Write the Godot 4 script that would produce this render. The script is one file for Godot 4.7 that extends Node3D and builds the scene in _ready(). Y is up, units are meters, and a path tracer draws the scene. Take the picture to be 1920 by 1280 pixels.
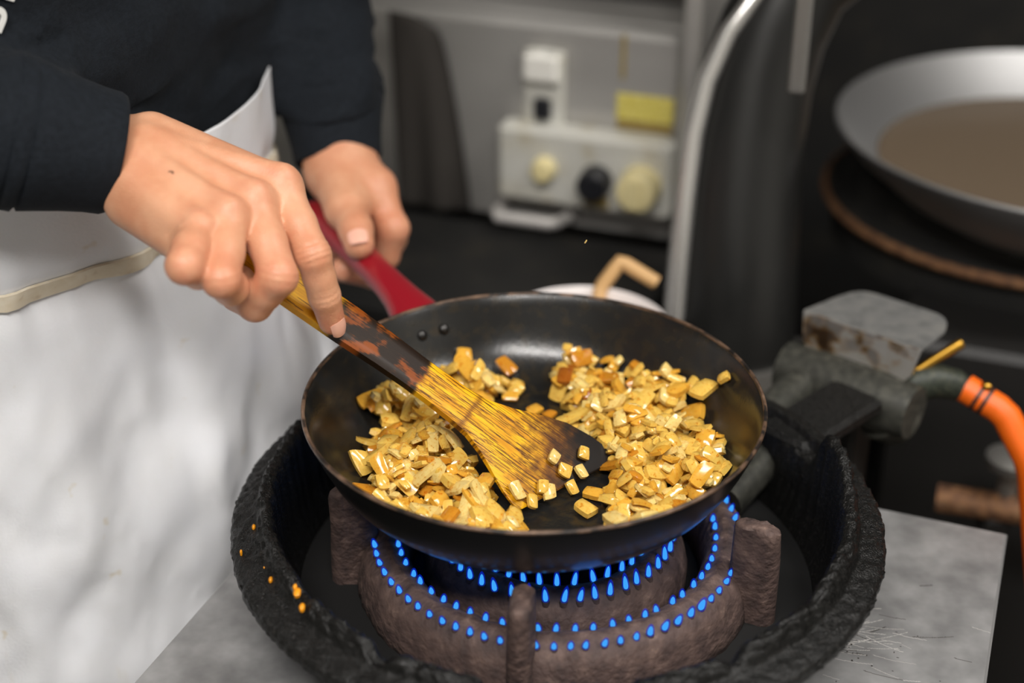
extends Node3D
# A cook stirs diced onions in a black frying pan over a cast-iron gas ring; restaurant kitchen behind.
# World: x right, y up, z towards the camera; the worktop is y = 0. The kitchen stands turned by TURN: u along its back wall, v out of it.

const TURN := 0.36128          # 20.7 degrees
const FLOOR_Y := -0.85
const CEIL_Y := 1.65
const BURNER := Vector3(0.0135, 0.0, 0.012)

var used_names := {}
var M := {}
var tex := {}


# ------------------------------------------------------------------ geometry helpers
class Geo:
	var v := PackedVector3Array()
	var uv := PackedVector2Array()
	var col := PackedColorArray()
	var f := PackedInt32Array()

	func add(p: Vector3, t := Vector2.ZERO, c := Color.WHITE) -> int:
		v.append(p)
		uv.append(t)
		col.append(c)
		return v.size() - 1

	func tri(a: int, b: int, c: int) -> void:
		f.append(a)
		f.append(b)
		f.append(c)

	func quad(a: int, b: int, c: int, d: int) -> void:
		tri(a, b, c)
		tri(a, c, d)

	func volume() -> float:
		var s := 0.0
		for i in range(0, f.size(), 3):
			s += v[f[i]].dot(v[f[i + 1]].cross(v[f[i + 2]]))
		return s

	func flip() -> void:
		for i in range(0, f.size(), 3):
			var t := f[i + 1]
			f[i + 1] = f[i + 2]
			f[i + 2] = t

	# rows of points -> skin; wrap_row closes each row on itself
	func skin(rows: Array, wrap_row := false, wrap_all := false, uvs := true) -> int:
		var base := v.size()
		var n: int = rows[0].size()
		var m: int = rows.size()
		for i in m:
			for j in n:
				add(rows[i][j], Vector2(float(j) / (n - 1), float(i) / maxf(1, m - 1)) if uvs else Vector2.ZERO)
		for i in (m if wrap_all else m - 1):
			for j in (n if wrap_row else n - 1):
				var i2 := (i + 1) % m
				var j2 := (j + 1) % n
				quad(base + i * n + j, base + i * n + j2, base + i2 * n + j2, base + i2 * n + j)
		return base

	func fan(ring: PackedVector3Array, centre: Vector3) -> void:
		var c := add(centre)
		var b := v.size()
		for p in ring:
			add(p)
		for i in ring.size():
			tri(c, b + i, b + (i + 1) % ring.size())

	func caps_of(rows: Array, first: Vector3, last: Vector3) -> void:
		var back: PackedVector3Array = rows[0].duplicate()
		back.reverse()
		fan(back, first)
		fan(rows[-1], last)

	# turns the faces from `start` on outwards
	func orient(start: int) -> void:
		var mid := Vector3.ZERO
		for i in range(start, f.size()):
			mid += v[f[i]]
		mid /= maxf(1.0, f.size() - start)
		var s := 0.0
		for i in range(start, f.size(), 3):
			s += (v[f[i]] - mid).dot((v[f[i + 1]] - mid).cross(v[f[i + 2]] - mid))
		if s > 0.0:
			for i in range(start, f.size(), 3):
				var t := f[i + 1]
				f[i + 1] = f[i + 2]
				f[i + 2] = t

	# profile of (radius, height), turned about the y axis at `at`
	func lathe(profile: Array, seg := 48, at := Vector3.ZERO, closed := false, basis := Basis()) -> void:
		var start := f.size()
		var rows := []
		for p in profile:
			var row := PackedVector3Array()
			for i in seg:
				var a := TAU * i / seg
				row.append(at + basis * Vector3(p.x * cos(a), p.y, p.x * sin(a)))
			rows.append(row)
		skin(rows, true, closed)
		orient(start)

	# swept round tube along points, radius per point; side = flattening (width, height) with an up hint
	func tube(pts: Array, radii: Array, seg := 12, caps := true, up := Vector3.UP, flat := Vector2.ONE) -> void:
		var start := f.size()
		var rows := []
		for i in pts.size():
			var t: Vector3 = (pts[mini(i + 1, pts.size() - 1)] - pts[maxi(i - 1, 0)]).normalized()
			var s := t.cross(up)
			if s.length() < 0.05:
				s = t.cross(Vector3(0.3, 0.2, 1))
			s = s.normalized()
			var n := s.cross(t).normalized()
			var row := PackedVector3Array()
			for j in seg:
				var a := TAU * j / seg
				row.append(pts[i] + (s * cos(a) * flat.x + n * sin(a) * flat.y) * radii[i])
			rows.append(row)
		skin(rows, true)
		if caps:
			caps_of(rows, pts[0], pts[-1])
			orient(start)

	# box with chamfered edges
	func box(at: Vector3, size: Vector3, bevel := 0.002, basis := Basis()) -> void:
		var start := f.size()
		var h := size / 2.0
		var e: float = minf(bevel, minf(h.x, minf(h.y, h.z)) * 0.9)
		var rows := []
		for lv in [[-h.y, e], [-h.y + e, 0.0], [h.y - e, 0.0], [h.y, e]]:
			var i: float = lv[1]
			var x := h.x - i
			var z := h.z - i
			var row := PackedVector3Array()
			for q in [Vector2(-x, -z + e), Vector2(-x + e, -z), Vector2(x - e, -z), Vector2(x, -z + e), Vector2(x, z - e), Vector2(x - e, z), Vector2(-x + e, z), Vector2(-x, z - e)]:
				row.append(at + basis * Vector3(q.x, lv[0], q.y))
			rows.append(row)
		skin(rows, true)
		caps_of(rows, at + basis * Vector3(0, -h.y, 0), at + basis * Vector3(0, h.y, 0))
		orient(start)

	# outline (x, z) raised from y0 to y1 with a chamfer
	func prism(outline: Array, y0: float, y1: float, bevel := 0.001, xf := Transform3D()) -> void:
		var start := f.size()
		var mid := Vector2.ZERO
		for p in outline:
			mid += p
		mid /= outline.size()
		var rows := []
		for lv in [[y0, bevel], [y0 + bevel, 0.0], [y1 - bevel, 0.0], [y1, bevel]]:
			var row := PackedVector3Array()
			for p in outline:
				var q: Vector2 = p + (mid - p).normalized() * lv[1]
				row.append(xf * Vector3(q.x, lv[0], q.y))
			rows.append(row)
		skin(rows, true)
		caps_of(rows, xf * Vector3(mid.x, y0, mid.y), xf * Vector3(mid.x, y1, mid.y))
		orient(start)

	func join(g: Geo, xf: Transform3D, c := Color.WHITE) -> void:
		var b := v.size()
		for i in g.v.size():
			add(xf * g.v[i], g.uv[i], g.col[i] * c)
		for i in g.f:
			f.append(i + b)

	func normals() -> PackedVector3Array:
		var nn := PackedVector3Array()
		nn.resize(v.size())
		for i in range(0, f.size(), 3):
			var a := v[f[i]]
			var n := (v[f[i + 2]] - a).cross(v[f[i + 1]] - a)
			nn[f[i]] += n
			nn[f[i + 1]] += n
			nn[f[i + 2]] += n
		return nn

	# commit: crease < 0 -> fully smooth by index; otherwise corners share normals within `crease` degrees. closed shapes are turned outwards.
	func commit(crease := 45.0, closed := true, colors := false) -> ArrayMesh:
		if closed and volume() > 0.0:      # Godot's front faces run clockwise
			flip()
		var fn := PackedVector3Array()
		fn.resize(f.size() / 3)
		for i in fn.size():
			var a := v[f[i * 3]]
			fn[i] = (v[f[i * 3 + 2]] - a).cross(v[f[i * 3 + 1]] - a)
		var arr := []
		arr.resize(Mesh.ARRAY_MAX)
		if crease < 0.0:
			var nn := PackedVector3Array()
			nn.resize(v.size())
			for i in fn.size():
				for k in 3:
					nn[f[i * 3 + k]] += fn[i]
			for i in nn.size():
				nn[i] = nn[i].normalized() if nn[i].length_squared() > 0.0 else Vector3.UP
			arr[Mesh.ARRAY_VERTEX] = v
			arr[Mesh.ARRAY_NORMAL] = nn
			arr[Mesh.ARRAY_TEX_UV] = uv
			if colors:
				arr[Mesh.ARRAY_COLOR] = col
			arr[Mesh.ARRAY_INDEX] = f
		else:
			var key := {}                    # weld by place
			var id := PackedInt32Array()
			id.resize(v.size())
			for i in v.size():
				var q := Vector3i((v[i] * 20000.0).round())
				if not key.has(q):
					key[q] = key.size()
				id[i] = key[q]
			var at := []
			at.resize(key.size())
			for i in at.size():
				at[i] = PackedInt32Array()
			for i in f.size():
				at[id[f[i]]].append(i / 3)
			var lim := cos(deg_to_rad(crease))
			var pv := PackedVector3Array()
			var pn := PackedVector3Array()
			var pt := PackedVector2Array()
			var pc := PackedColorArray()
			for i in f.size():
				var own := fn[i / 3]
				var l := own.length()
				if l < 1e-14:
					own = Vector3.UP
				else:
					own /= l
				var s := Vector3.ZERO
				for k in at[id[f[i]]]:
					var o := fn[k]
					var ol := o.length()
					if ol > 1e-14 and o.dot(own) / ol >= lim:
						s += o
				pv.append(v[f[i]])
				pn.append(s.normalized() if s.length_squared() > 0.0 else own)
				pt.append(uv[f[i]])
				pc.append(col[f[i]])
			arr[Mesh.ARRAY_VERTEX] = pv
			arr[Mesh.ARRAY_NORMAL] = pn
			arr[Mesh.ARRAY_TEX_UV] = pt
			if colors:
				arr[Mesh.ARRAY_COLOR] = pc
		var m := ArrayMesh.new()
		m.add_surface_from_arrays(Mesh.PRIMITIVE_TRIANGLES, arr)
		return m


# ------------------------------------------------------------------ bodies: smooth unions of tapered capsules, meshed as surface nets
class Field:
	var o: Vector3
	var c: float
	var nx: int
	var ny: int
	var nz: int
	var tot := PackedFloat32Array()
	var tmp := PackedFloat32Array()
	var k := 0.003
	var k2 := 0.0015
	var lo := Vector3i()
	var hi := Vector3i()

	func _init(a: Vector3, b: Vector3, cell: float, between: float) -> void:
		o = a
		c = cell
		k2 = between
		nx = int((b.x - a.x) / cell) + 2
		ny = int((b.y - a.y) / cell) + 2
		nz = int((b.z - a.z) / cell) + 2
		tot.resize(nx * ny * nz)
		tmp.resize(nx * ny * nz)

	func group(blend: float) -> void:
		k = blend
		lo = Vector3i(nx, ny, nz)
		hi = Vector3i(-1, -1, -1)

	# tapered capsule; flat > 1 thins it along `axis`
	func cap(a: Vector3, b: Vector3, ra: float, rb: float, axis := Vector3.ZERO, flat := 1.0) -> void:
		var m := maxf(ra, rb) + maxf(5.0 * k, 2.5 * c)
		var l := (a.min(b) - Vector3.ONE * m - o) / c
		var h := (a.max(b) + Vector3.ONE * m - o) / c
		var i0 := clampi(int(l.x), 0, nx - 1)
		var j0 := clampi(int(l.y), 0, ny - 1)
		var k0 := clampi(int(l.z), 0, nz - 1)
		var i1 := clampi(int(h.x) + 1, 0, nx - 1)
		var j1 := clampi(int(h.y) + 1, 0, ny - 1)
		var k1 := clampi(int(h.z) + 1, 0, nz - 1)
		lo = lo.min(Vector3i(i0, j0, k0))
		hi = hi.max(Vector3i(i1, j1, k1))
		var ab := b - a
		var inv := 1.0 / maxf(ab.length_squared(), 1e-12)
		var ik := 1.0 / k
		for i in range(i0, i1 + 1):
			for j in range(j0, j1 + 1):
				var row := (i * ny + j) * nz
				for q in range(k0, k1 + 1):
					var p := o + Vector3(i, j, q) * c - a
					var t := clampf(p.dot(ab) * inv, 0.0, 1.0)
					var e := p - ab * t
					if flat != 1.0:
						e += axis * (e.dot(axis) * (flat - 1.0))
					var d := e.length() - ra - (rb - ra) * t
					if flat != 1.0 and d > 0.0:
						d /= flat
					d *= ik
					if d < 7.0:
						tmp[row + q] += exp(-d)

	func done() -> void:
		var r := k / k2
		for i in range(lo.x, hi.x + 1):
			for j in range(lo.y, hi.y + 1):
				var row := (i * ny + j) * nz
				for q in range(lo.z, hi.z + 1):
					var s := tmp[row + q]
					if s > 0.0:
						tot[row + q] += minf(pow(s, r), 1e30)
						tmp[row + q] = 0.0

	func mesh_into(g: Geo, color: Callable, flow := 0.0) -> void:
		var n := nx * ny * nz
		var far := 8.0 * k2 + 4.0 * c
		var fld := PackedFloat32Array()
		fld.resize(n)
		for i in n:
			fld[i] = -k2 * log(tot[i]) if tot[i] > 0.0 else far
		var id := PackedInt32Array()
		id.resize(n)
		id.fill(-1)
		var corner := PackedInt32Array([0, nz * ny, nz, nz * ny + nz, 1, nz * ny + 1, nz + 1, nz * ny + nz + 1])
		var offs := [Vector3(0, 0, 0), Vector3(1, 0, 0), Vector3(0, 1, 0), Vector3(1, 1, 0), Vector3(0, 0, 1), Vector3(1, 0, 1), Vector3(0, 1, 1), Vector3(1, 1, 1)]
		var edges := [[0, 1], [2, 3], [4, 5], [6, 7], [0, 2], [1, 3], [4, 6], [5, 7], [0, 4], [1, 5], [2, 6], [3, 7]]
		var lim := 2.2 * c
		for i in nx - 1:
			for j in ny - 1:
				var row := (i * ny + j) * nz
				for q in nz - 1:
					var f0 := fld[row + q]
					if f0 > lim or f0 < -lim:
						continue
					var any := 0
					for m in 8:
						if fld[row + q + corner[m]] < 0.0:
							any += 1
					if any == 0 or any == 8:
						continue
					var s := Vector3.ZERO
					var w := 0
					for e in edges:
						var a := fld[row + q + corner[e[0]]]
						var b := fld[row + q + corner[e[1]]]
						if (a < 0.0) != (b < 0.0):
							s += offs[e[0]].lerp(offs[e[1]], a / (a - b))
							w += 1
					var p := o + (Vector3(i, j, q) + s / w) * c
					id[row + q] = g.add(p, Vector2.ZERO, color.call(p))
		for i in range(1, nx - 1):
			for j in range(1, ny - 1):
				var row := (i * ny + j) * nz
				for q in range(1, nz - 1):
					var here := row + q
					var f0 := fld[here]
					if f0 > lim or f0 < -lim:
						continue
					for ax in 3:
						var step: int = [nz * ny, nz, 1][ax]
						var s1: int = [nz, 1, nz * ny][ax]
						var s2: int = [1, nz * ny, nz][ax]
						var f1 := fld[here + step]
						if (f0 < 0.0) == (f1 < 0.0):
							continue
						var a := id[here]
						var b := id[here - s1]
						var d := id[here - s1 - s2]
						var e := id[here - s2]
						if a < 0 or b < 0 or d < 0 or e < 0:
							continue
						if f0 < 0.0:
							g.quad(a, e, d, b)
						else:
							g.quad(a, b, d, e)


# ------------------------------------------------------------------ scene helpers
func kit(u: float, y: float, v: float) -> Vector3:
	return Vector3(u * cos(TURN) - v * sin(TURN), y, u * sin(TURN) + v * cos(TURN))


func kit_basis() -> Basis:
	return Basis(Vector3.UP, -TURN)


func numbered(called: String) -> String:
	var n: int = used_names.get(called, 0)
	used_names[called] = n + 1
	return called if n == 0 else "%s_%03d" % [called, n]


func tag(o: Node3D, label: String, category: String, group := "", kind := "") -> Node3D:
	if label:
		o.set_meta("label", label)
	if category:
		o.set_meta("category", category)
	if group:
		o.set_meta("group", group)
	if kind:
		o.set_meta("kind", kind)
	return o


func thing(called: String, label: String, category: String, at := Vector3.ZERO, group := "", kind := "") -> Node3D:
	var o := Node3D.new()
	o.name = numbered(called)
	add_child(o)
	o.position = at
	return tag(o, label, category, group, kind)


# a mesh built in world space, hung under parent (or the root)
func part(called: String, mesh: Mesh, mat: Material, parent: Node3D = null, label := "") -> MeshInstance3D:
	var o := MeshInstance3D.new()
	o.mesh = mesh
	o.material_override = mat
	o.cast_shadow = GeometryInstance3D.SHADOW_CASTING_SETTING_ON
	if parent == null:
		o.name = numbered(called)
		add_child(o)
	else:
		o.name = called
		parent.add_child(o, true)
		o.position = -parent.global_position
	if label:
		o.set_meta("label", label)
	return o


func lin(r: float, g: float, b: float) -> Color:
	return Color(r / 255.0, g / 255.0, b / 255.0).srgb_to_linear()


func rgb(r: float, g: float, b: float, a := 1.0) -> Color:
	return Color(r / 255.0, g / 255.0, b / 255.0, a)


func noise(freq: float, octaves := 4, sd := 1, kind := FastNoiseLite.TYPE_SIMPLEX_SMOOTH) -> FastNoiseLite:
	var n := FastNoiseLite.new()
	n.seed = sd
	n.noise_type = kind
	n.frequency = freq
	n.fractal_octaves = octaves
	return n


# grey relief picture
func relief(called: String, freq: float, octaves: int, sd: int, size := 512, stretch := Vector2.ONE, kind := FastNoiseLite.TYPE_SIMPLEX_SMOOTH) -> Texture2D:
	if not tex.has(called):
		var n := noise(freq, octaves, sd, kind)
		var im: Image = n.get_seamless_image(size, size)
		if stretch != Vector2.ONE:
			im.resize(int(size * stretch.x), int(size * stretch.y), Image.INTERPOLATE_LANCZOS)
		tex[called] = ImageTexture.create_from_image(im)
	return tex[called]


# colour picture: noise through a list of [place, colour]
func coloured(called: String, freq: float, octaves: int, sd: int, ramp: Array, size := 512) -> Texture2D:
	if not tex.has(called):
		var n := noise(freq, octaves, sd)
		var im: Image = n.get_seamless_image(size, size)
		var gr := Gradient.new()
		gr.offsets = PackedFloat32Array(ramp.map(func(r): return r[0]))
		gr.colors = PackedColorArray(ramp.map(func(r): return r[1]))
		var lut := []
		for i in 256:
			lut.append(gr.sample(i / 255.0))
		var out := Image.create(size, size, false, Image.FORMAT_RGB8)
		var d := im.get_data()
		var step := d.size() / (size * size)
		var bytes := PackedByteArray()
		bytes.resize(size * size * 3)
		for i in size * size:
			var cc: Color = lut[d[i * step]]
			bytes[i * 3] = int(cc.r * 255.0)
			bytes[i * 3 + 1] = int(cc.g * 255.0)
			bytes[i * 3 + 2] = int(cc.b * 255.0)
		out.set_data(size, size, false, Image.FORMAT_RGB8, bytes)
		tex[called] = ImageTexture.create_from_image(out)
	return tex[called]


func mat(called: String, color: Color, rough := 0.6, metal := 0.0) -> StandardMaterial3D:
	var m := StandardMaterial3D.new()
	m.resource_name = called
	m.albedo_color = color
	m.roughness = rough
	m.metallic = metal
	M[called] = m
	return m


func tri(m: StandardMaterial3D, scale: float, world := false, squash := Vector3.ONE) -> StandardMaterial3D:
	m.uv1_triplanar = true
	m.uv1_world_triplanar = world
	m.uv1_scale = squash * scale
	return m


func bump(m: StandardMaterial3D, t: Texture2D, cm: float) -> StandardMaterial3D:
	m.heightmap_enabled = true
	m.heightmap_texture = t
	m.heightmap_scale = cm
	return m


func _ready() -> void:
	# ---------------- camera, light, exposure
	var cam := Camera3D.new()
	cam.name = "camera"
	cam.fov = 26.0
	add_child(cam)
	cam.position = Vector3(-0.01227, 0.5526, 0.71835)
	cam.rotation_degrees = Vector3(-28.63, 0, 0)
	var lens := CameraAttributesPhysical.new()
	lens.frustum_focal_length = 51.98
	lens.frustum_focus_distance = 0.825
	lens.exposure_aperture = 2.9
	cam.attributes = lens
	cam.fov = 26.0
	cam.current = true
	var env := Environment.new()
	env.background_mode = Environment.BG_COLOR
	env.background_color = Color(0.02, 0.02, 0.02)
	env.tonemap_mode = Environment.TONE_MAPPER_LINEAR
	env.tonemap_exposure = 0.95
	env.sdfgi_enabled = true
	env.ssao_enabled = true
	env.ssil_enabled = true
	var we := WorldEnvironment.new()
	we.name = "environment"
	we.environment = env
	add_child(we)

	make_materials()
	build_room()
	ceiling_light(0.3, 1.05, 4.2)
	ceiling_light(1.15, -0.1, 2.6)
	build_worktop()
	build_stove()
	build_pan()
	build_spatula()
	build_onions()
	build_valve()
	build_background()
	build_person()


func make_materials() -> void:
	var fine := relief("fine", 0.06, 4, 3)
	var lumps := relief("lumps", 0.02, 5, 8)
	var m := mat("cast_iron", rgb(255, 255, 255), 0.5)
	m.albedo_texture = coloured("iron_tone", 0.03, 5, 5, [[0.0, rgb(12, 12, 12)], [0.5, rgb(20, 20, 19)], [0.75, rgb(30, 29, 28)], [1.0, rgb(70, 67, 64)]])
	m.roughness = 0.36
	m.metallic_specular = 0.36
	bump(tri(m, 22.0), fine, 0.07)
	m = mat("burner_iron", Color.WHITE, 0.75)
	m.albedo_texture = coloured("rust_tone", 0.022, 5, 11, [[0.0, rgb(48, 38, 36)], [0.4, rgb(74, 58, 54)], [0.62, rgb(88, 70, 64)], [0.85, rgb(108, 88, 80)], [1.0, rgb(150, 124, 108)]])
	bump(tri(m, 7.0), fine, 0.09)
	m = mat("rusty_steel", Color.WHITE, 0.7, 0.2)
	m.albedo_texture = coloured("rusty", 0.02, 5, 21, [[0.0, rgb(60, 42, 30)], [0.5, rgb(120, 84, 58)], [0.75, rgb(150, 108, 70)], [1.0, rgb(120, 110, 100)]])
	bump(tri(m, 9.0), lumps, 0.1)
	m = mat("stainless", Color.WHITE, 0.42, 0.6)
	m.albedo_texture = coloured("steel_tone", 0.008, 3, 4, [[0.0, rgb(168, 166, 162)], [0.5, rgb(188, 186, 182)], [1.0, rgb(200, 198, 194)]])
	bump(tri(m, 2.5, false, Vector3(0.15, 1, 1)), fine, 0.01)
	m = mat("worktop_steel", Color.WHITE, 0.5, 0.72)
	m.albedo_texture = scratched_steel()
	m.uv1_scale = Vector3(1, 1, 1)
	m = mat("dark_steel", rgb(86, 84, 81), 0.5, 0.6)
	m = mat("dull_steel", rgb(150, 148, 144), 0.5, 0.85)
	bump(tri(m, 4.0), fine, 0.015)
	m = mat("aluminium", Color.WHITE, 0.42, 0.75)
	m.albedo_texture = coloured("aluminium_tone", 0.012, 4, 31, [[0.0, rgb(150, 150, 148)], [0.5, rgb(178, 178, 176)], [1.0, rgb(196, 194, 188)]])
	bump(tri(m, 8.0), fine, 0.03)
	m = mat("aluminium_stained", Color.WHITE, 0.5, 0.6)
	m.albedo_texture = coloured("grease_tone", 0.018, 4, 37, [[0.0, rgb(44, 32, 20)], [0.30, rgb(70, 50, 30)], [0.40, rgb(150, 116, 70)], [0.46, rgb(172, 168, 160)], [1.0, rgb(190, 188, 184)]])
	tri(m, 4.0)
	m = mat("brass", rgb(196, 150, 62), 0.3, 1.0)
	m = mat("black_paint", rgb(26, 25, 24), 0.55)
	bump(tri(m, 6.0), fine, 0.03)
	m = mat("soot", Color.WHITE, 0.8)
	m.albedo_texture = coloured("soot_tone", 0.012, 4, 51, [[0.0, rgb(16, 16, 15)], [0.6, rgb(25, 24, 22)], [1.0, rgb(44, 40, 32)]])
	tri(m, 2.5)
	m = mat("gas_pipe", Color.WHITE, 0.5, 0.3)
	m.albedo_texture = coloured("pipe_tone", 0.02, 4, 52, [[0.0, rgb(40, 40, 36)], [0.6, rgb(66, 66, 60)], [1.0, rgb(92, 90, 80)]])
	tri(m, 12.0)
	m = mat("valve_green", Color.WHITE, 0.5, 0.2)
	m.albedo_texture = coloured("valve_tone", 0.03, 4, 53, [[0.0, rgb(26, 30, 24)], [0.6, rgb(50, 56, 46)], [1.0, rgb(96, 84, 64)]])
	tri(m, 14.0)
	m = mat("orange_rubber", rgb(240, 104, 10), 0.45)
	m = mat("orange_band", rgb(28, 26, 24), 0.5)
	m = mat("pan_coating", Color.WHITE, 0.24)
	m.albedo_texture = coloured("coating_tone", 0.01, 4, 62, [[0.0, rgb(26, 26, 26)], [0.55, rgb(30, 30, 29)], [0.75, rgb(44, 38, 28)], [1.0, rgb(54, 44, 30)]])
	bump(tri(m, 12.0), fine, 0.008)
	m = mat("pan_outside", rgb(20, 20, 20), 0.3)
	m.clearcoat_enabled = true
	m.clearcoat = 0.4
	m.clearcoat_roughness = 0.2
	m = mat("pan_rim", Color.WHITE, 0.38, 0.25)
	m.albedo_texture = coloured("rim_tone", 0.02, 4, 61, [[0.0, rgb(30, 28, 27)], [0.38, rgb(36, 33, 31)], [0.52, rgb(98, 76, 60)], [1.0, rgb(156, 128, 106)]])
	tri(m, 6.0)
	m = mat("rivet", rgb(58, 57, 56), 0.3, 0.8)
	m = mat("red_handle", rgb(140, 22, 34), 0.28)
	m.clearcoat_enabled = true
	m.clearcoat = 0.3
	m.clearcoat_roughness = 0.25
	m = mat("bamboo", Color.WHITE, 0.5)
	m.metallic_specular = 0.3
	m.albedo_texture = bamboo_picture()
	m.clearcoat_enabled = true
	m.clearcoat = 0.1
	m.clearcoat_roughness = 0.3
	for i in 5:
		var c: Color = [rgb(252, 234, 164), rgb(248, 216, 118), rgb(240, 192, 82), rgb(218, 156, 54), rgb(172, 104, 38)][i]
		m = mat("onion_%d" % i, c, 0.16)
		m.albedo_texture = coloured("onion_tone", 0.03, 4, 71, [[0.0, rgb(176, 100, 40)], [0.18, rgb(226, 166, 86)], [0.32, rgb(250, 234, 200)], [1.0, rgb(255, 250, 236)]])
		m.refraction_enabled = true
		m.refraction_scale = 0.033
		m.albedo_color.a = 0.74
		m.transparency = BaseMaterial3D.TRANSPARENCY_ALPHA
		m.clearcoat_enabled = true
		m.clearcoat = 0.6
		m.clearcoat_roughness = 0.12
		tri(m, 26.0)
	m = mat("onion_green", rgb(206, 200, 70), 0.22)
	m = mat("flame_core", Color.BLACK, 1.0)
	m.emission_enabled = true
	m.emission = rgb(70, 182, 255)
	m.emission_energy_multiplier = 1.3
	m = mat("flame_mantle", Color(0, 0, 0, 0.36), 1.0)
	m.specular_mode = BaseMaterial3D.SPECULAR_DISABLED
	m.transparency = BaseMaterial3D.TRANSPARENCY_ALPHA
	m.emission_enabled = true
	m.emission = rgb(6, 44, 210)
	m.emission_energy_multiplier = 0.9
	m = mat("lamp_tube", Color.WHITE, 0.5)
	m.emission_enabled = true
	m.emission = rgb(255, 246, 232)
	m.emission_energy_multiplier = 6.0
	m = mat("lamp_housing", rgb(232, 232, 228), 0.5)
	m = mat("plaster", rgb(176, 172, 164), 0.9)
	m = mat("white_tile", rgb(206, 204, 198), 0.3)
	m = mat("floor_tile", Color.WHITE, 0.6)
	m.albedo_texture = coloured("floor_tone", 0.02, 4, 81, [[0.0, rgb(40, 36, 30)], [0.6, rgb(58, 52, 44)], [1.0, rgb(84, 76, 62)]])
	tri(m, 1.2)
	m = mat("ivory_plastic", rgb(236, 222, 168), 0.4)
	m = mat("white_plastic", rgb(236, 234, 226), 0.4)
	m = mat("black_plastic", rgb(26, 27, 32), 0.4)
	m = mat("enamel_panel", Color.WHITE, 0.4, 0.1)
	m.albedo_texture = coloured("panel_tone", 0.012, 4, 83, [[0.0, rgb(186, 176, 150)], [0.35, rgb(206, 204, 194)], [1.0, rgb(214, 214, 208)]])
	tri(m, 4.0)
	m = mat("yellow_label", Color.WHITE, 0.6)
	m.albedo_texture = coloured("label_tone", 0.02, 3, 84, [[0.0, rgb(186, 164, 60)], [0.5, rgb(214, 200, 96)], [1.0, rgb(236, 228, 160)]])
	tri(m, 20.0)
	m = mat("grease", Color.WHITE, 0.35)
	m.albedo_texture = coloured("grease_drip", 0.02, 3, 85, [[0.0, rgb(120, 100, 56)], [0.6, rgb(156, 134, 74)], [1.0, rgb(186, 168, 104)]])
	tri(m, 20.0)
	m = mat("tan_wood", rgb(206, 164, 110), 0.5)
	m = mat("white_ceramic", rgb(236, 230, 228), 0.25)
	m = mat("sauce", rgb(104, 90, 74), 0.22)


# brushed steel with scratches and pits near one place, as on the worktop beside the ring
func scratched_steel() -> Texture2D:
	var s := 1024
	var n := noise(0.012, 4, 9)
	var im: Image = n.get_seamless_image(s, s)
	im.convert(Image.FORMAT_RGB8)
	var d := im.get_data()
	for i in d.size():
		d[i] = clampi(int(172 + (d[i] - 128) * 0.22), 0, 255)
	im.set_data(s, s, false, Image.FORMAT_RGB8, d)
	var r := RandomNumberGenerator.new()
	r.seed = 12
	for k in 170:
		var near := k < 110
		var p := Vector2(r.randfn(0.79, 0.05), r.randfn(0.30, 0.035)) if near else Vector2(r.randf(), r.randf())
		var a := r.randfn(-0.25, 0.35)
		var l := r.randf_range(6, 60 if near else 30)
		var tone := r.randi_range(214, 244) if r.randf() < 0.75 else r.randi_range(70, 110)
		for q in int(l * 2):
			var x := int(p.x * s + cos(a) * q * 0.5)
			var y := int(p.y * s + sin(a) * q * 0.5 + sin(q * 0.03) * 2)
			if x >= 0 and y >= 0 and x < s and y < s:
				im.set_pixel(x, y, Color8(tone, tone - 2, tone - 6))
	for k in 150:
		var x := int(clampf(r.randfn(0.78, 0.05), 0, 0.99) * s)
		var y := int(clampf(r.randfn(0.31, 0.04), 0, 0.99) * s)
		im.fill_rect(Rect2i(x, y, r.randi_range(1, 3), r.randi_range(1, 3)), Color8(62, 58, 54))
	return ImageTexture.create_from_image(im)


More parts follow.
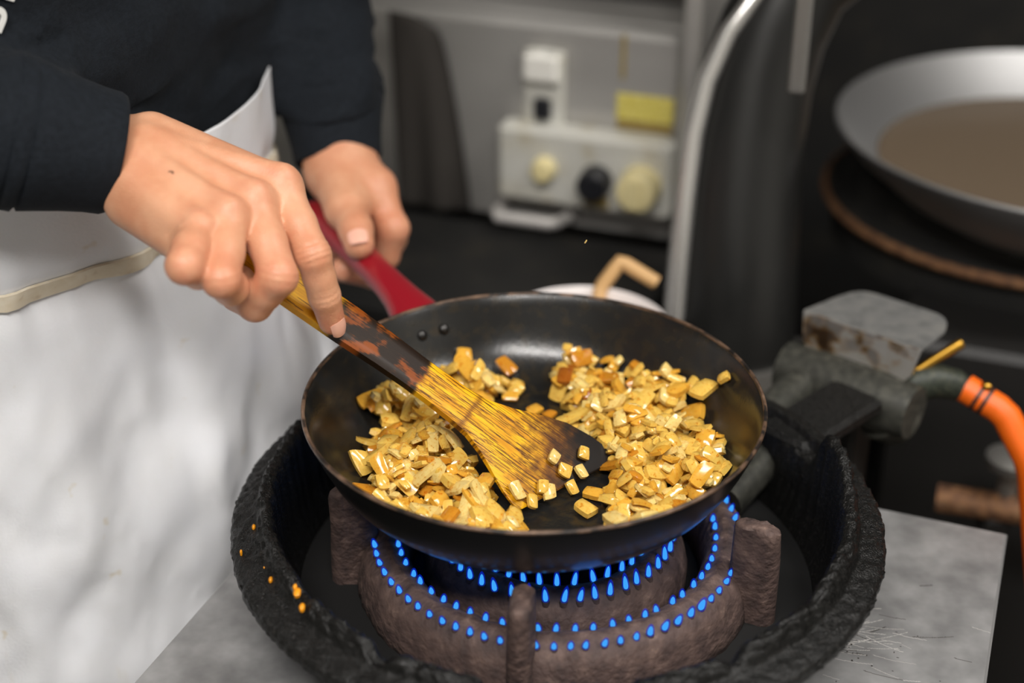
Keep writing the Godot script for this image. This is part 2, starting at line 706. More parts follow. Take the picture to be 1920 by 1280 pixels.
# u runs from the blade's end to the handle's end, v across. Yellow bamboo, dark fibres, scorched tip and neck.
func bamboo_picture() -> Texture2D:
	var w := 1600
	var h := 300
	var fib := PackedFloat32Array()
	fib.resize(w * h)
	var r := RandomNumberGenerator.new()
	r.seed = 61
	for k in 1150:
		var y := r.randi_range(0, h - 1)
		var x0 := int(w * (r.randf() if r.randf() < 0.35 else r.randf_range(0.0, 0.46)))
		var l := int(w * r.randf_range(0.012, 0.085))
		var dark := r.randf_range(0.35, 1.0)
		var wide := 1 if r.randf() < 0.55 else 2
		for x in range(x0, mini(x0 + l, w)):
			var t := (x - x0) / float(l)
			var e := dark * minf(1.0, minf(t, 1.0 - t) * 8.0)
			for q in wide:
				var yy := clampi(y + q + int(t * 2.0), 0, h - 1)
				fib[yy * w + x] = maxf(fib[yy * w + x], e)
	var im := Image.create(w, h, false, Image.FORMAT_RGB8)
	var streak := noise(0.5, 2, 5)
	var blot := noise(0.011, 4, 7)
	for y in h:
		for x in w:
			var s := x / float(w)
			var v := y / float(h)
			var g := blot.get_noise_2d(x * 0.5, y * 2.4)
			var line := streak.get_noise_2d(x * 0.01, y * 0.5)
			var c := Color(0.92, 0.70, 0.08).lerp(Color(0.78, 0.53, 0.05), clampf(0.45 + g * 1.2 + line * 0.5, 0, 1))
			c = c.lerp(Color(0.22, 0.10, 0.02), fib[y * w + x] * 0.85)
			var jag := blot.get_noise_2d(x * 1.6 + 300.0, y * 1.6) * 0.5 + line * 0.25
			# charred tip
			var tip := smoothstep(0.22, 0.09, s - (v - 0.5) * 0.09 + jag * 0.12)
			c = c.lerp(Color(0.24, 0.11, 0.02), tip * 0.8)
			c = c.lerp(Color(0.05, 0.035, 0.03), smoothstep(0.125, 0.04, s - (v - 0.5) * 0.10 + jag * 0.07) * 0.94)
			# scorched neck: dark brown with streaky burnt-orange patches
			var burn := smoothstep(0.420, 0.434, s + jag * 0.012) * smoothstep(0.66, 0.60, s + jag * 0.05)
			var patch := smoothstep(-0.05, 0.34, blot.get_noise_2d(x * 0.75 + 900.0, y * 1.3 + 70.0) + line * 0.22)
			var burnt := Color(0.085, 0.045, 0.025).lerp(Color(0.58, 0.27, 0.035), patch * 0.8)
			c = c.lerp(burnt, burn * 0.95)
			# node of the cane across the blade's neck
			var node := exp(-pow((s - 0.315 + (v - 0.5) * 0.02 + jag * 0.008) / 0.006, 2.0))
			c = c.lerp(Color(0.34, 0.17, 0.02), node * 0.55)
			im.set_pixel(x, y, c)
	return ImageTexture.create_from_image(im)


# ------------------------------------------------------------------ the room
func slab(called: String, at: Vector3, size: Vector3, m: Material, kind := "structure", parent: Node3D = null) -> MeshInstance3D:
	var g := Geo.new()
	g.box(Vector3.ZERO, size, 0.001, kit_basis())
	var o := part(called, g.commit(20.0), m, parent)
	o.position = at - (parent.global_position if parent else Vector3.ZERO)
	if kind:
		o.set_meta("kind", kind)
	return o


func build_room() -> void:
	slab("floor", kit(0.1, FLOOR_Y - 0.05, 0.4), Vector3(4.4, 0.1, 4.4), M.floor_tile)
	slab("ceiling", kit(0.1, CEIL_Y + 0.05, 0.4), Vector3(4.4, 0.1, 4.4), M.plaster)
	var mid := (FLOOR_Y + CEIL_Y) / 2
	var tall := CEIL_Y - FLOOR_Y
	slab("wall_back", kit(0.1, mid, -1.25), Vector3(4.4, tall, 0.1), M.soot)
	slab("wall_front", kit(0.1, mid, 2.55), Vector3(4.4, tall, 0.1), M.white_tile)
	slab("wall_left", kit(-2.05, mid, 0.4), Vector3(0.1, tall, 4.3), M.white_tile)
	slab("wall_right", kit(2.25, mid, 0.4), Vector3(0.1, tall, 4.3), M.white_tile)


func ceiling_light(u: float, v: float, energy: float) -> void:
	var y := CEIL_Y - 0.07
	var which := "above the gas ring" if u < 0.5 else "to the right of the worktop"
	var t := thing("ceiling_light", "white fluorescent ceiling fitting " + which, "ceiling light", kit(u, CEIL_Y, v), "ceiling lights")
	var g := Geo.new()
	g.box(kit(u, CEIL_Y - 0.03, v), Vector3(1.24, 0.06, 0.3), 0.01, kit_basis())
	part("housing", g.commit(30.0), M.lamp_housing, t)
	for s in [-1, 1]:
		g = Geo.new()
		g.tube([kit(u - 0.6, y, v + 0.07 * s), kit(u + 0.6, y, v + 0.07 * s)], [0.013, 0.013], 10)
		part("lamp_tube", g.commit(40.0), M.lamp_tube, t)
	var l := AreaLight3D.new()
	l.name = "ceiling_light_glow" if not has_node("ceiling_light_glow") else "ceiling_light_glow_001"
	l.area_size = Vector2(1.2, 0.28)
	l.light_energy = energy
	l.light_color = rgb(255, 251, 247)
	l.shadow_enabled = true
	l.area_range = 8.0
	l.area_attenuation = 2.0
	add_child(l)
	l.global_transform = Transform3D(kit_basis() * Basis(Vector3.RIGHT, -PI / 2), kit(u, y - 0.02, v))


# the strip of stainless worktop that the gas ring stands on
func build_worktop() -> void:
	var u0 := -0.172
	var u1 := 0.266
	var v0 := -0.145
	var v1 := 0.62
	var t := thing("work_table", "narrow stainless steel work table under the cast-iron gas ring", "table", kit((u0 + u1) / 2, FLOOR_Y, (v0 + v1) / 2))
	var g := Geo.new()
	var rows := []
	for lv in [[-0.035, 0.0], [-0.0015, 0.0], [0.0, 0.0015]]:
		var e: float = lv[1]
		rows.append(PackedVector3Array([kit(u0 + e, lv[0], v0 + e), kit(u1 - e, lv[0], v0 + e), kit(u1 - e, lv[0], v1 - e), kit(u0 + e, lv[0], v1 - e)]))
	g.skin(rows, true)
	var a := g.add(rows[2][0], Vector2(0, 0))
	var b := g.add(rows[2][1], Vector2(1, 0))
	var c := g.add(rows[2][2], Vector2(1, 1.75))
	var d := g.add(rows[2][3], Vector2(0, 1.75))
	g.quad(a, b, c, d)
	a = g.add(rows[0][0])
	b = g.add(rows[0][1])
	c = g.add(rows[0][2])
	d = g.add(rows[0][3])
	g.quad(d, c, b, a)
	part("table_top", g.commit(20.0), M.worktop_steel, t)
	for p in [[u0 + 0.03, v0 + 0.03], [u1 - 0.03, v0 + 0.03], [u0 + 0.03, v1 - 0.03], [u1 - 0.03, v1 - 0.03]]:
		g = Geo.new()
		g.box(kit(p[0], (FLOOR_Y - 0.035) / 2, p[1]), Vector3(0.035, -FLOOR_Y - 0.035, 0.035), 0.003, kit_basis())
		part("leg", g.commit(30.0), M.dull_steel, t)
	g = Geo.new()
	g.box(kit((u0 + u1) / 2, -0.6, (v0 + v1) / 2), Vector3(u1 - u0 - 0.04, 0.02, v1 - v0 - 0.04), 0.002, kit_basis())
	part("lower_shelf", g.commit(30.0), M.dull_steel, t)


# ------------------------------------------------------------------ the gas ring
func polar(az: float, r: float, y: float) -> Vector3:
	return BURNER + Vector3(cos(az) * r, y, sin(az) * r)


func build_stove() -> void:
	var t := thing("gas_ring_stove", "black cast-iron gas ring stove with blue flames under the frying pan", "gas stove", BURNER)
	# outer casting: flat sloping flange, crusted lip, inner wall; open at the back where the gas pipes come in
	var g := Geo.new()
	var rough := noise(55.0, 4, 2)
	var crust := noise(160.0, 3, 4)
	var seg := 440
	var rows := []
	for i in seg:
		var az := TAU * i / seg
		var deg := rad_to_deg(az)
		# lip height: tall at the sides, scalloped at the front, gone at the back
		var back := smoothstep(205.0, 216.0, deg) * (1.0 - smoothstep(342.0, 349.0, deg))
		var front := exp(-pow((deg - 95.0) / 62.0, 2.0))
		var lip := lerpf(0.079, 0.069, front)
		lip += 0.009 * exp(-pow((deg - 352.0) / 9.0, 2.0)) + (0.009 if deg < 8.0 else 0.0) * exp(-pow((deg + 8.0) / 9.0, 2.0))
		var scallop := absf(sin((deg - 18.0) * PI / 21.0))
		lip -= front * 0.009 * (1.0 - smoothstep(0.12, 0.5, scallop))
		lip = lerpf(lip, 0.055, back)
		lip += 0.0016 * rough.get_noise_2d(cos(az) * 0.5, sin(az) * 0.5)
		var rl := 0.1665 + 0.0016 * rough.get_noise_2d(cos(az) * 0.4 + 5.0, sin(az) * 0.4)
		var ro := 0.1865 + 0.0012 * rough.get_noise_2d(cos(az) * 0.6 + 9.0, sin(az) * 0.6)
		var prof := [Vector2(0.146, 0.003), Vector2(0.155, 0.003), Vector2(0.158, 0.03), Vector2(ro - 0.004, 0.0505), Vector2(ro, 0.053), Vector2(ro, 0.0565), Vector2(ro - 0.0015, 0.0595), Vector2(ro - 0.006, 0.0612), Vector2(ro - 0.011, 0.0622), Vector2(rl + 0.0055, minf(0.0635, lip)), Vector2(rl + 0.0035, lerpf(minf(0.0635, lip), lip, 0.6)), Vector2(rl + 0.0015, lip - 0.0006), Vector2(rl - 0.0015, lip), Vector2(rl - 0.004, lip - 0.001), Vector2(rl - 0.0058, lip - 0.005), Vector2(rl - 0.0072, lerpf(lip, 0.03, 0.45)), Vector2(rl - 0.009, 0.03), Vector2(0.152, 0.015)]
		var row := PackedVector3Array()
		for k in prof.size():
			var nxt: Vector2 = prof[(k + 1) % prof.size()]
			var cuts := 3 if k > 2 and k < 16 else 1
			for e in cuts:
				var pr: Vector2 = prof[k].lerp(nxt, e / float(cuts))
				var p := polar(az, pr.x, pr.y)
				if k > 2:
					var dn := crust.get_noise_3dv(p * 2.2) * 0.0010 + crust.get_noise_3dv(p * 0.8) * 0.0014
					if k > 9 and k < 15:
						dn *= 1.8
					p += Vector3(cos(az) * 0.5, 0.85, sin(az) * 0.5) * dn
				row.append(p)
		rows.append(row)
	g.skin(rows, true, true)
	var ring := part("outer_ring", g.commit(-1.0), M.cast_iron, t)
	# lug towards the gas valve
	g = Geo.new()
	var d := Vector3(0.72, 0, -0.69).normalized()
	var s := Vector3(0.69, 0, 0.72).normalized()
	var q := polar(-0.52, 0.176, 0.052)
	g.box(q + d * 0.028, Vector3(0.04, 0.012, 0.085), 0.003, Basis(s, Vector3.UP, -d))
	part("lug", g.commit(30.0), M.cast_iron, ring)
	# drips of dried batter on the flange
	mat("drip", rgb(232, 150, 20), 0.4)
	for p in [[-0.1395, 0.0632, 0.0727, 0.0018], [-0.1236, 0.0718, 0.1081, 0.0036], [-0.1197, 0.0712, 0.1194, 0.0028], [-0.1252, 0.0722, 0.1041, 0.0022], [-0.1458, 0.0632, 0.0769, 0.0013], [-0.1408, 0.0640, 0.0876, 0.0022], [-0.1574, 0.0632, 0.0389, 0.002], [-0.1608, 0.0632, 0.0622, 0.0013]]:
		var at := Vector3(p[0], p[1], p[2])
		g = Geo.new()
		g.lathe([Vector2(0.0001, 0.0012), Vector2(p[3] * 0.6, 0.0010), Vector2(p[3], 0.0), Vector2(p[3] * 0.8, -0.0022), Vector2(0.0001, -0.0022)], 9, at, false, Basis(Vector3.UP, p[3] * 900.0).scaled(Vector3(0.6, 1, 1)))
		part("batter_drip", g.commit(60.0), M.drip, ring, "yellow drip of dried batter")
	# burner body: outer annulus, trough, inner annulus
	g = Geo.new()
	g.lathe([Vector2(0.084, 0.004), Vector2(0.118, 0.004), Vector2(0.1165, 0.022), Vector2(0.1135, 0.034), Vector2(0.1105, 0.0395), Vector2(0.1062, 0.0425), Vector2(0.1045, 0.0435), Vector2(0.100, 0.0455), Vector2(0.097, 0.0455), Vector2(0.0935, 0.0435), Vector2(0.0915, 0.0425), Vector2(0.088, 0.0385), Vector2(0.0855, 0.03)], 120, BURNER, true)
	roughen(g, 0.0011, 90.0)
	var outer := part("outer_burner", g.commit(-1.0), M.burner_iron, t)
	g = Geo.new()
	g.lathe([Vector2(0.046, 0.004), Vector2(0.078, 0.004), Vector2(0.077, 0.024), Vector2(0.0735, 0.037), Vector2(0.069, 0.0422), Vector2(0.0665, 0.0435), Vector2(0.0625, 0.046), Vector2(0.0585, 0.046), Vector2(0.0555, 0.0438), Vector2(0.0528, 0.0425), Vector2(0.0495, 0.037), Vector2(0.048, 0.02)], 100, BURNER, true)
	roughen(g, 0.0009, 90.0)
	var inner := part("inner_burner", g.commit(-1.0), M.burner_iron, t)
	g = Geo.new()
	g.lathe([Vector2(0.0001, 0.003), Vector2(0.15, 0.003), Vector2(0.151, 0.012), Vector2(0.12, 0.014), Vector2(0.0001, 0.012)], 72, BURNER)
	part("drip_tray", g.commit(40.0), mat("burnt_iron", rgb(9, 9, 9), 0.7), t)
	# four pan supports, radial fins with rounded posts
	for az_deg in [176.0, 101.0, 22.0, 280.0]:
		var rp := 0.109 if az_deg == 101.0 else 0.1175
		var az: float = deg_to_rad(az_deg)
		var out := Vector3(cos(az), 0, sin(az))
		var side := Vector3(-sin(az), 0, cos(az))
		g = Geo.new()
		rows = []
		var levels := [[0.006, 1.12], [0.03, 1.06], [0.055, 1.0], [0.0715, 0.96], [0.0755, 0.9], [0.0772, 0.72]]
		for lv in levels:
			var row := PackedVector3Array()
			for k in 28:
				var a := TAU * k / 28
				# two-lobed outline, long along the radius
				var lob := 1.0 - 0.16 * pow(absf(sin(a)), 6.0)
				var x: float = cos(a) * 0.0135 * lv[1]
				var z: float = sin(a) * 0.0078 * lob * lv[1]
				x = signf(x) * pow(absf(x) / 0.0135, 0.7) * 0.0135
				row.append(BURNER + out * (rp + x) + side * z + Vector3(0, lv[0] - (0.0015 if x > 0.004 else 0.0), 0))
			rows.append(row)
		g.skin(rows, true)
		g.caps_of(rows, BURNER + out * rp + Vector3(0, 0.006, 0), BURNER + out * rp + Vector3(0, 0.0772, 0))
		g.orient(0)
		roughen(g, 0.0008, 110.0)
		part("pan_support", g.commit(50.0), M.burner_iron, t)
	build_flames(t, outer, inner)


func roughen(g: Geo, amount: float, freq: float) -> void:
	var n := noise(freq, 4, 17)
	for i in g.v.size():
		var p := g.v[i]
		g.v[i] += Vector3(n.get_noise_3dv(p), n.get_noise_3dv(p + Vector3(7, 0, 0)), n.get_noise_3dv(p + Vector3(0, 7, 0))) * amount * 1.6


func flame_mesh(r: float, h: float) -> ArrayMesh:
	var g := Geo.new()
	var prof := [Vector2(0.0001, -0.0004), Vector2(r * 0.8, 0.0)]
	for i in range(1, 8):
		var a := i / 8.0
		prof.append(Vector2(r * pow(1.0 - pow(a, 2.4), 0.62), h * a))
	prof.append(Vector2(0.0001, h))
	g.lathe(prof, 10)
	return g.commit(-1.0)


func build_flames(t: Node3D, outer: Node3D, inner: Node3D) -> void:
	var r := RandomNumberGenerator.new()
	r.seed = 5
	var g := Geo.new()
	g.lathe([Vector2(0.0027, -0.0022), Vector2(0.0024, -0.0002), Vector2(0.0020, 0.0006), Vector2(0.0011, 0.0007), Vector2(0.0009, -0.001), Vector2(0.0001, -0.001)], 10)
	var port := g.commit(35.0, false)
	var core := flame_mesh(0.0014, 0.0044)
	var mantle := flame_mesh(0.0021, 0.0062)
	for set in [[0.1056, 0.0420, 74, 1.0, 0.0], [0.0927, 0.0425, 60, 0.95, 0.02], [0.0682, 0.0428, 46, 1.75, 0.05], [0.0545, 0.0430, 36, 1.75, 0.0]]:
		for i in set[2]:
			var az: float = TAU * (i + r.randf_range(-0.12, 0.12)) / set[2] + set[4]
			var deg := fposmod(rad_to_deg(az), 360.0)
			var k: float = set[3] * r.randf_range(0.88, 1.12)
			var big: float = 1.0
			if set[0] > 0.1 and deg > 42.0 and deg < 66.0:      # the stronger jets at the front right
				big = r.randf_range(1.3, 1.9)
			var o := MeshInstance3D.new()
			o.name = "flame"
			o.mesh = mantle
			o.material_override = M.flame_mantle
			t.add_child(o, true)
			var lean := Vector3(-sin(az) * r.randf_range(-0.2, 0.2), 1, cos(az) * r.randf_range(-0.2, 0.2)) + (Vector3(cos(az), 0, sin(az)) * 0.25 if set[0] > 0.1 else Vector3.ZERO)
			var up := lean.normalized()
			var x := up.cross(Vector3(0.2, 0, 1)).normalized()
			o.transform = Transform3D(Basis(x * (0.75 + 0.25 * big), up * k * big, x.cross(up) * (0.75 + 0.25 * big)), polar(az, set[0], set[1]) - BURNER)
			var c := MeshInstance3D.new()
			c.name = "flame_core"
			c.mesh = core
			c.material_override = M.flame_core
			o.add_child(c, true)
			c.position = Vector3(0, 0.0005, 0)
			var n := MeshInstance3D.new()
			n.name = "burner_port"
			n.mesh = port
			n.material_override = M.burner_iron
			(outer if set[0] > 0.08 else inner).add_child(n, true)
			n.position = polar(az, set[0], set[1])
	for i in 6:
		var l := OmniLight3D.new()
		l.name = "flame_light" if i == 0 else "flame_light_%03d" % i
		l.light_color = rgb(60, 140, 255)
		l.light_energy = 0.00006
		l.light_size = 0.01
		l.omni_range = 3.0
		l.omni_attenuation = 2.0
		l.shadow_enabled = true
		add_child(l)
		l.position = polar(TAU * (i + 0.3) / 6.0, 0.086, 0.056)


# ------------------------------------------------------------------ frying pan
const PAN_IN := [Vector2(0.0, 0.0785), Vector2(0.04, 0.0784), Vector2(0.078, 0.0785), Vector2(0.088, 0.0792), Vector2(0.0965, 0.0815), Vector2(0.1045, 0.086), Vector2(0.111, 0.0925), Vector2(0.1165, 0.1005), Vector2(0.121, 0.1095), Vector2(0.1252, 0.1185), Vector2(0.1283, 0.1243)]


func pan_y(r: float) -> float:
	for i in range(1, PAN_IN.size()):
		if r <= PAN_IN[i].x:
			var a: Vector2 = PAN_IN[i - 1]
			var b: Vector2 = PAN_IN[i]
			return lerpf(a.y, b.y, (r - a.x) / (b.x - a.x))
	return 0.1245


func build_pan() -> void:
	var t := thing("frying_pan", "black non-stick frying pan with a dark red handle full of onions", "frying pan", Vector3(0, 0.0735, 0))
	var g := Geo.new()
	var inner := []
	for p in PAN_IN:
		inner.append(Vector2(maxf(p.x, 0.0001), p.y))
	inner.append(Vector2(0.1296, 0.1246))
	g.lathe(inner, 128)
	g.flip()
	part("inside_coating", g.commit(-1.0, false), M.pan_coating, t)
	g = Geo.new()
	g.lathe([Vector2(0.0001, 0.0735), Vector2(0.084, 0.0735), Vector2(0.089, 0.0741), Vector2(0.0975, 0.0768), Vector2(0.1065, 0.0825), Vector2(0.1135, 0.0895), Vector2(0.1195, 0.0985), Vector2(0.124, 0.108), Vector2(0.128, 0.1175), Vector2(0.1302, 0.1232)], 128)
	part("outside", g.commit(-1.0, false), M.pan_outside, t)
	g = Geo.new()
	var prof := []
	for i in 12:
		var a := TAU * i / 12
		prof.append(Vector2(0.12955 + cos(a) * 0.00125, 0.1246 + sin(a) * 0.00125))
	g.lathe(prof, 160, Vector3.ZERO, true)
	part("rim", g.commit(-1.0), M.pan_rim, t, "worn rim with bare brown metal")
	# rivets inside, where the handle is fixed
	for p in [Vector3(-0.0686, 0.1102, -0.0998), Vector3(-0.0552, 0.1107, -0.1073)]:
		var nrm := Vector3(-p.x, 0.06, -p.z).normalized()
		var b := Basis(nrm.cross(Vector3.UP).normalized(), nrm, Vector3.UP)
		b.z = b.x.cross(b.y).normalized()
		g = Geo.new()
		g.lathe([Vector2(0.0036, -0.001), Vector2(0.0033, 0.0006), Vector2(0.0022, 0.0014), Vector2(0.0001, 0.0017)], 16, p, false, b)
		part("rivet", g.commit(-1.0, false), M.rivet, t)
	# handle: wide flat root at the pan, slender neck, fuller grip
	var out := Vector3(cos(deg_to_rad(-121.5)), 0, sin(deg_to_rad(-121.5)))
	var side := Vector3(-out.z, 0, out.x)
	var sect := [[0.1285, 0.110, 0.0195, 0.0085], [0.136, 0.1125, 0.0185, 0.0082], [0.147, 0.1155, 0.0158, 0.0078], [0.160, 0.118, 0.0130, 0.0074], [0.176, 0.1203, 0.0112, 0.0074], [0.195, 0.1222, 0.0104, 0.0078], [0.215, 0.1243, 0.0108, 0.0082], [0.240, 0.1268, 0.0118, 0.0088], [0.265, 0.129, 0.0122, 0.009], [0.288, 0.1306, 0.0112, 0.0082], [0.296, 0.131, 0.0078, 0.0056]]
	var rows := []
	for q in sect:
		var row := PackedVector3Array()
		for k in 24:
			var a := TAU * k / 24
			var x := signf(cos(a)) * pow(absf(cos(a)), 0.75)
			var z := signf(sin(a)) * pow(absf(sin(a)), 0.85)
			row.append(out * q[0] + Vector3(0, q[1] + z * q[3], 0) + side * x * q[2])
		rows.append(row)
	g = Geo.new()
	g.skin(rows, true)
	g.caps_of(rows, out * 0.1285 + Vector3(0, 0.110, 0), out * 0.2975 + Vector3(0, 0.131, 0))
	g.orient(0)
	part("handle", g.commit(50.0), M.red_handle, t, "dark red plastic handle")


# ------------------------------------------------------------------ bamboo turner
const SP_B := Vector3(0.0192, 0.0798, 0.0274)
const SP_L := Vector3(-0.8153, 0.5558, -0.1625)
const SP_N := Vector3(0.4218, 0.7622, 0.4910)
const SP_E := Vector3(0.3968, 0.3318, -0.8559)


func spat(s: float, w: float, n := 0.0) -> Vector3:
	return SP_B + SP_L * s + SP_E * w + SP_N * n


func build_spatula() -> void:
	# stations: along the lower edge (s, w) and along the upper edge (s, w), thickness
	var st := [[0.0195, -0.0290, -0.0150, 0.0305, 0.0011], [0.0215, -0.0305, -0.0165, 0.0345, 0.0016], [0.0262, -0.0297, -0.0125, 0.0368, 0.0022], [0.0329, -0.0268, 0.0030, 0.0372, 0.0028], [0.0400, -0.0230, 0.0190, 0.0352, 0.0034], [0.0470, -0.0187, 0.0370, 0.0283, 0.0042], [0.0554, -0.0140, 0.0500, 0.0222, 0.0050], [0.0667, -0.0095, 0.0660, 0.0166, 0.0058], [0.0800, -0.0075, 0.0800, 0.0153, 0.0062], [0.0950, -0.0063, 0.0950, 0.0155, 0.0064], [0.1100, -0.0056, 0.1100, 0.0160, 0.0066], [0.1300, -0.0055, 0.1300, 0.0172, 0.0068], [0.1550, -0.0062, 0.1550, 0.0182, 0.007], [0.1850, -0.0060, 0.1850, 0.0180, 0.007], [0.2150, -0.0056, 0.2150, 0.0172, 0.007], [0.2450, -0.0048, 0.2450, 0.0162, 0.007], [0.2620, -0.0020, 0.2620, 0.0135, 0.0066], [0.2680, 0.0020, 0.2680, 0.0095, 0.005]]
	var t := thing("bamboo_turner", "yellow bamboo turner with scorched neck and tip stirring the onions", "turner", spat(0.0, 0.0))
	var g := Geo.new()
	var fine := []
	for i in st.size() - 1:
		for k in 3:
			var a: Array = st[i]
			var b: Array = st[i + 1]
			var row := []
			for q in 5:
				row.append(lerpf(a[q], b[q], k / 3.0))
			fine.append(row)
	fine.append(st[-1])
	var rows := []
	var uvs := []
	for q in fine:
		var lo := Vector2(q[0], q[1])
		var hi := Vector2(q[2], q[3])
		var th: float = q[4] / 2.0
		var row := PackedVector3Array()
		var tr := []
		var ring := []
		var m := 8
		for k in m + 1:
			ring.append([k / float(m), 1.0])
		for k in m + 1:
			ring.append([1.0 - k / float(m), -1.0])
		for e in ring:
			var f: float = e[0]
			var p := lo.lerp(hi, f)
			var inset := 0.72 if f == 0.0 or f == 1.0 else 1.0
			row.append(spat(p.x, p.y, th * e[1] * inset + 0.003))
			tr.append(Vector2(clampf((p.x + 0.02) / 0.29, 0, 1), clampf((p.y + 0.031) / 0.069, 0, 1)))
		rows.append(row)
		uvs.append(tr)
	var base := g.skin(rows, true)
	for i in rows.size():
		for j in rows[0].size():
			g.uv[base + i * rows[0].size() + j] = uvs[i][j]
	var n := g.v.size()
	g.caps_of(rows, (rows[0][4] + rows[0][13]) / 2, (rows[-1][4] + rows[-1][13]) / 2)
	for i in range(n, g.v.size()):
		g.uv[i] = Vector2(0.0, 0.5) if i < n + 20 else Vector2(0.99, 0.5)
	g.orient(0)
	part("turner_body", g.commit(40.0), M.bamboo, t)


# ------------------------------------------------------------------ onions
func onion_geo(r: RandomNumberGenerator, long: float) -> Geo:
	# a diced bit of onion layer: four-sided, bent like the layer it was cut from, edges softened
	var g := Geo.new()
	var a := r.randf_range(0.0036, 0.0053) * long
	var b := r.randf_range(0.0030, 0.0046)
	var th := r.randf_range(0.0013, 0.0024)
	var bend := r.randf_range(0.02, 0.2) / 0.005
	var c := [Vector2(-a * r.randf_range(0.7, 1.15), -b * r.randf_range(0.6, 1.15)), Vector2(a * r.randf_range(0.7, 1.15), -b * r.randf_range(0.6, 1.15)), Vector2(a * r.randf_range(0.55, 1.15), b * r.randf_range(0.6, 1.15)), Vector2(-a * r.randf_range(0.55, 1.15), b * r.randf_range(0.6, 1.15))]
	var n := 4
	for side in [1.0, -1.0]:
		var rows := []
		for i in n + 1:
			var row := PackedVector3Array()
			for j in n + 1:
				var u := i / float(n)
				var w := j / float(n)
				var lo: Vector2 = c[0].lerp(c[1], u)
				var hi: Vector2 = c[3].lerp(c[2], u)
				var p := lo.lerp(hi, w)
				var edge := maxf(absf(u - 0.5), absf(w - 0.5)) * 2.0
				var corner := clampf(absf(u - 0.5) * 2.0 + absf(w - 0.5) * 2.0 - 1.4, 0.0, 0.6)
				var inset := (1.0 if edge < 0.99 else 1.03) - corner * 0.16
				var y: float = side * th * (1.0 if edge < 0.99 else 0.52) + bend * p.x * p.x * 0.5 - bend * a * a * 0.25
				row.append(Vector3(p.x * inset, y, p.y * inset))
			if side < 0.0:
				row.reverse()
			rows.append(row)
		g.skin(rows)
	# rim between both faces
	var m := n + 1
	var ring := []
	for j in range(0, n):
		ring.append([0, j])
	for i in range(0, n):
		ring.append([i, n])
	for j in range(n, 0, -1):
		ring.append([n, j])
	for i in range(n, 0, -1):
		ring.append([i, 0])
	for k in ring.size():
		var p: Array = ring[k]
		var q: Array = ring[(k + 1) % ring.size()]
		g.quad(q[0] * m + q[1], p[0] * m + p[1], m * m + p[0] * m + (n - p[1]), m * m + q[0] * m + (n - q[1]))
	return g


func inside(p: Vector2, poly: Array) -> bool:
	return Geometry2D.is_point_in_polygon(p, PackedVector2Array(poly))


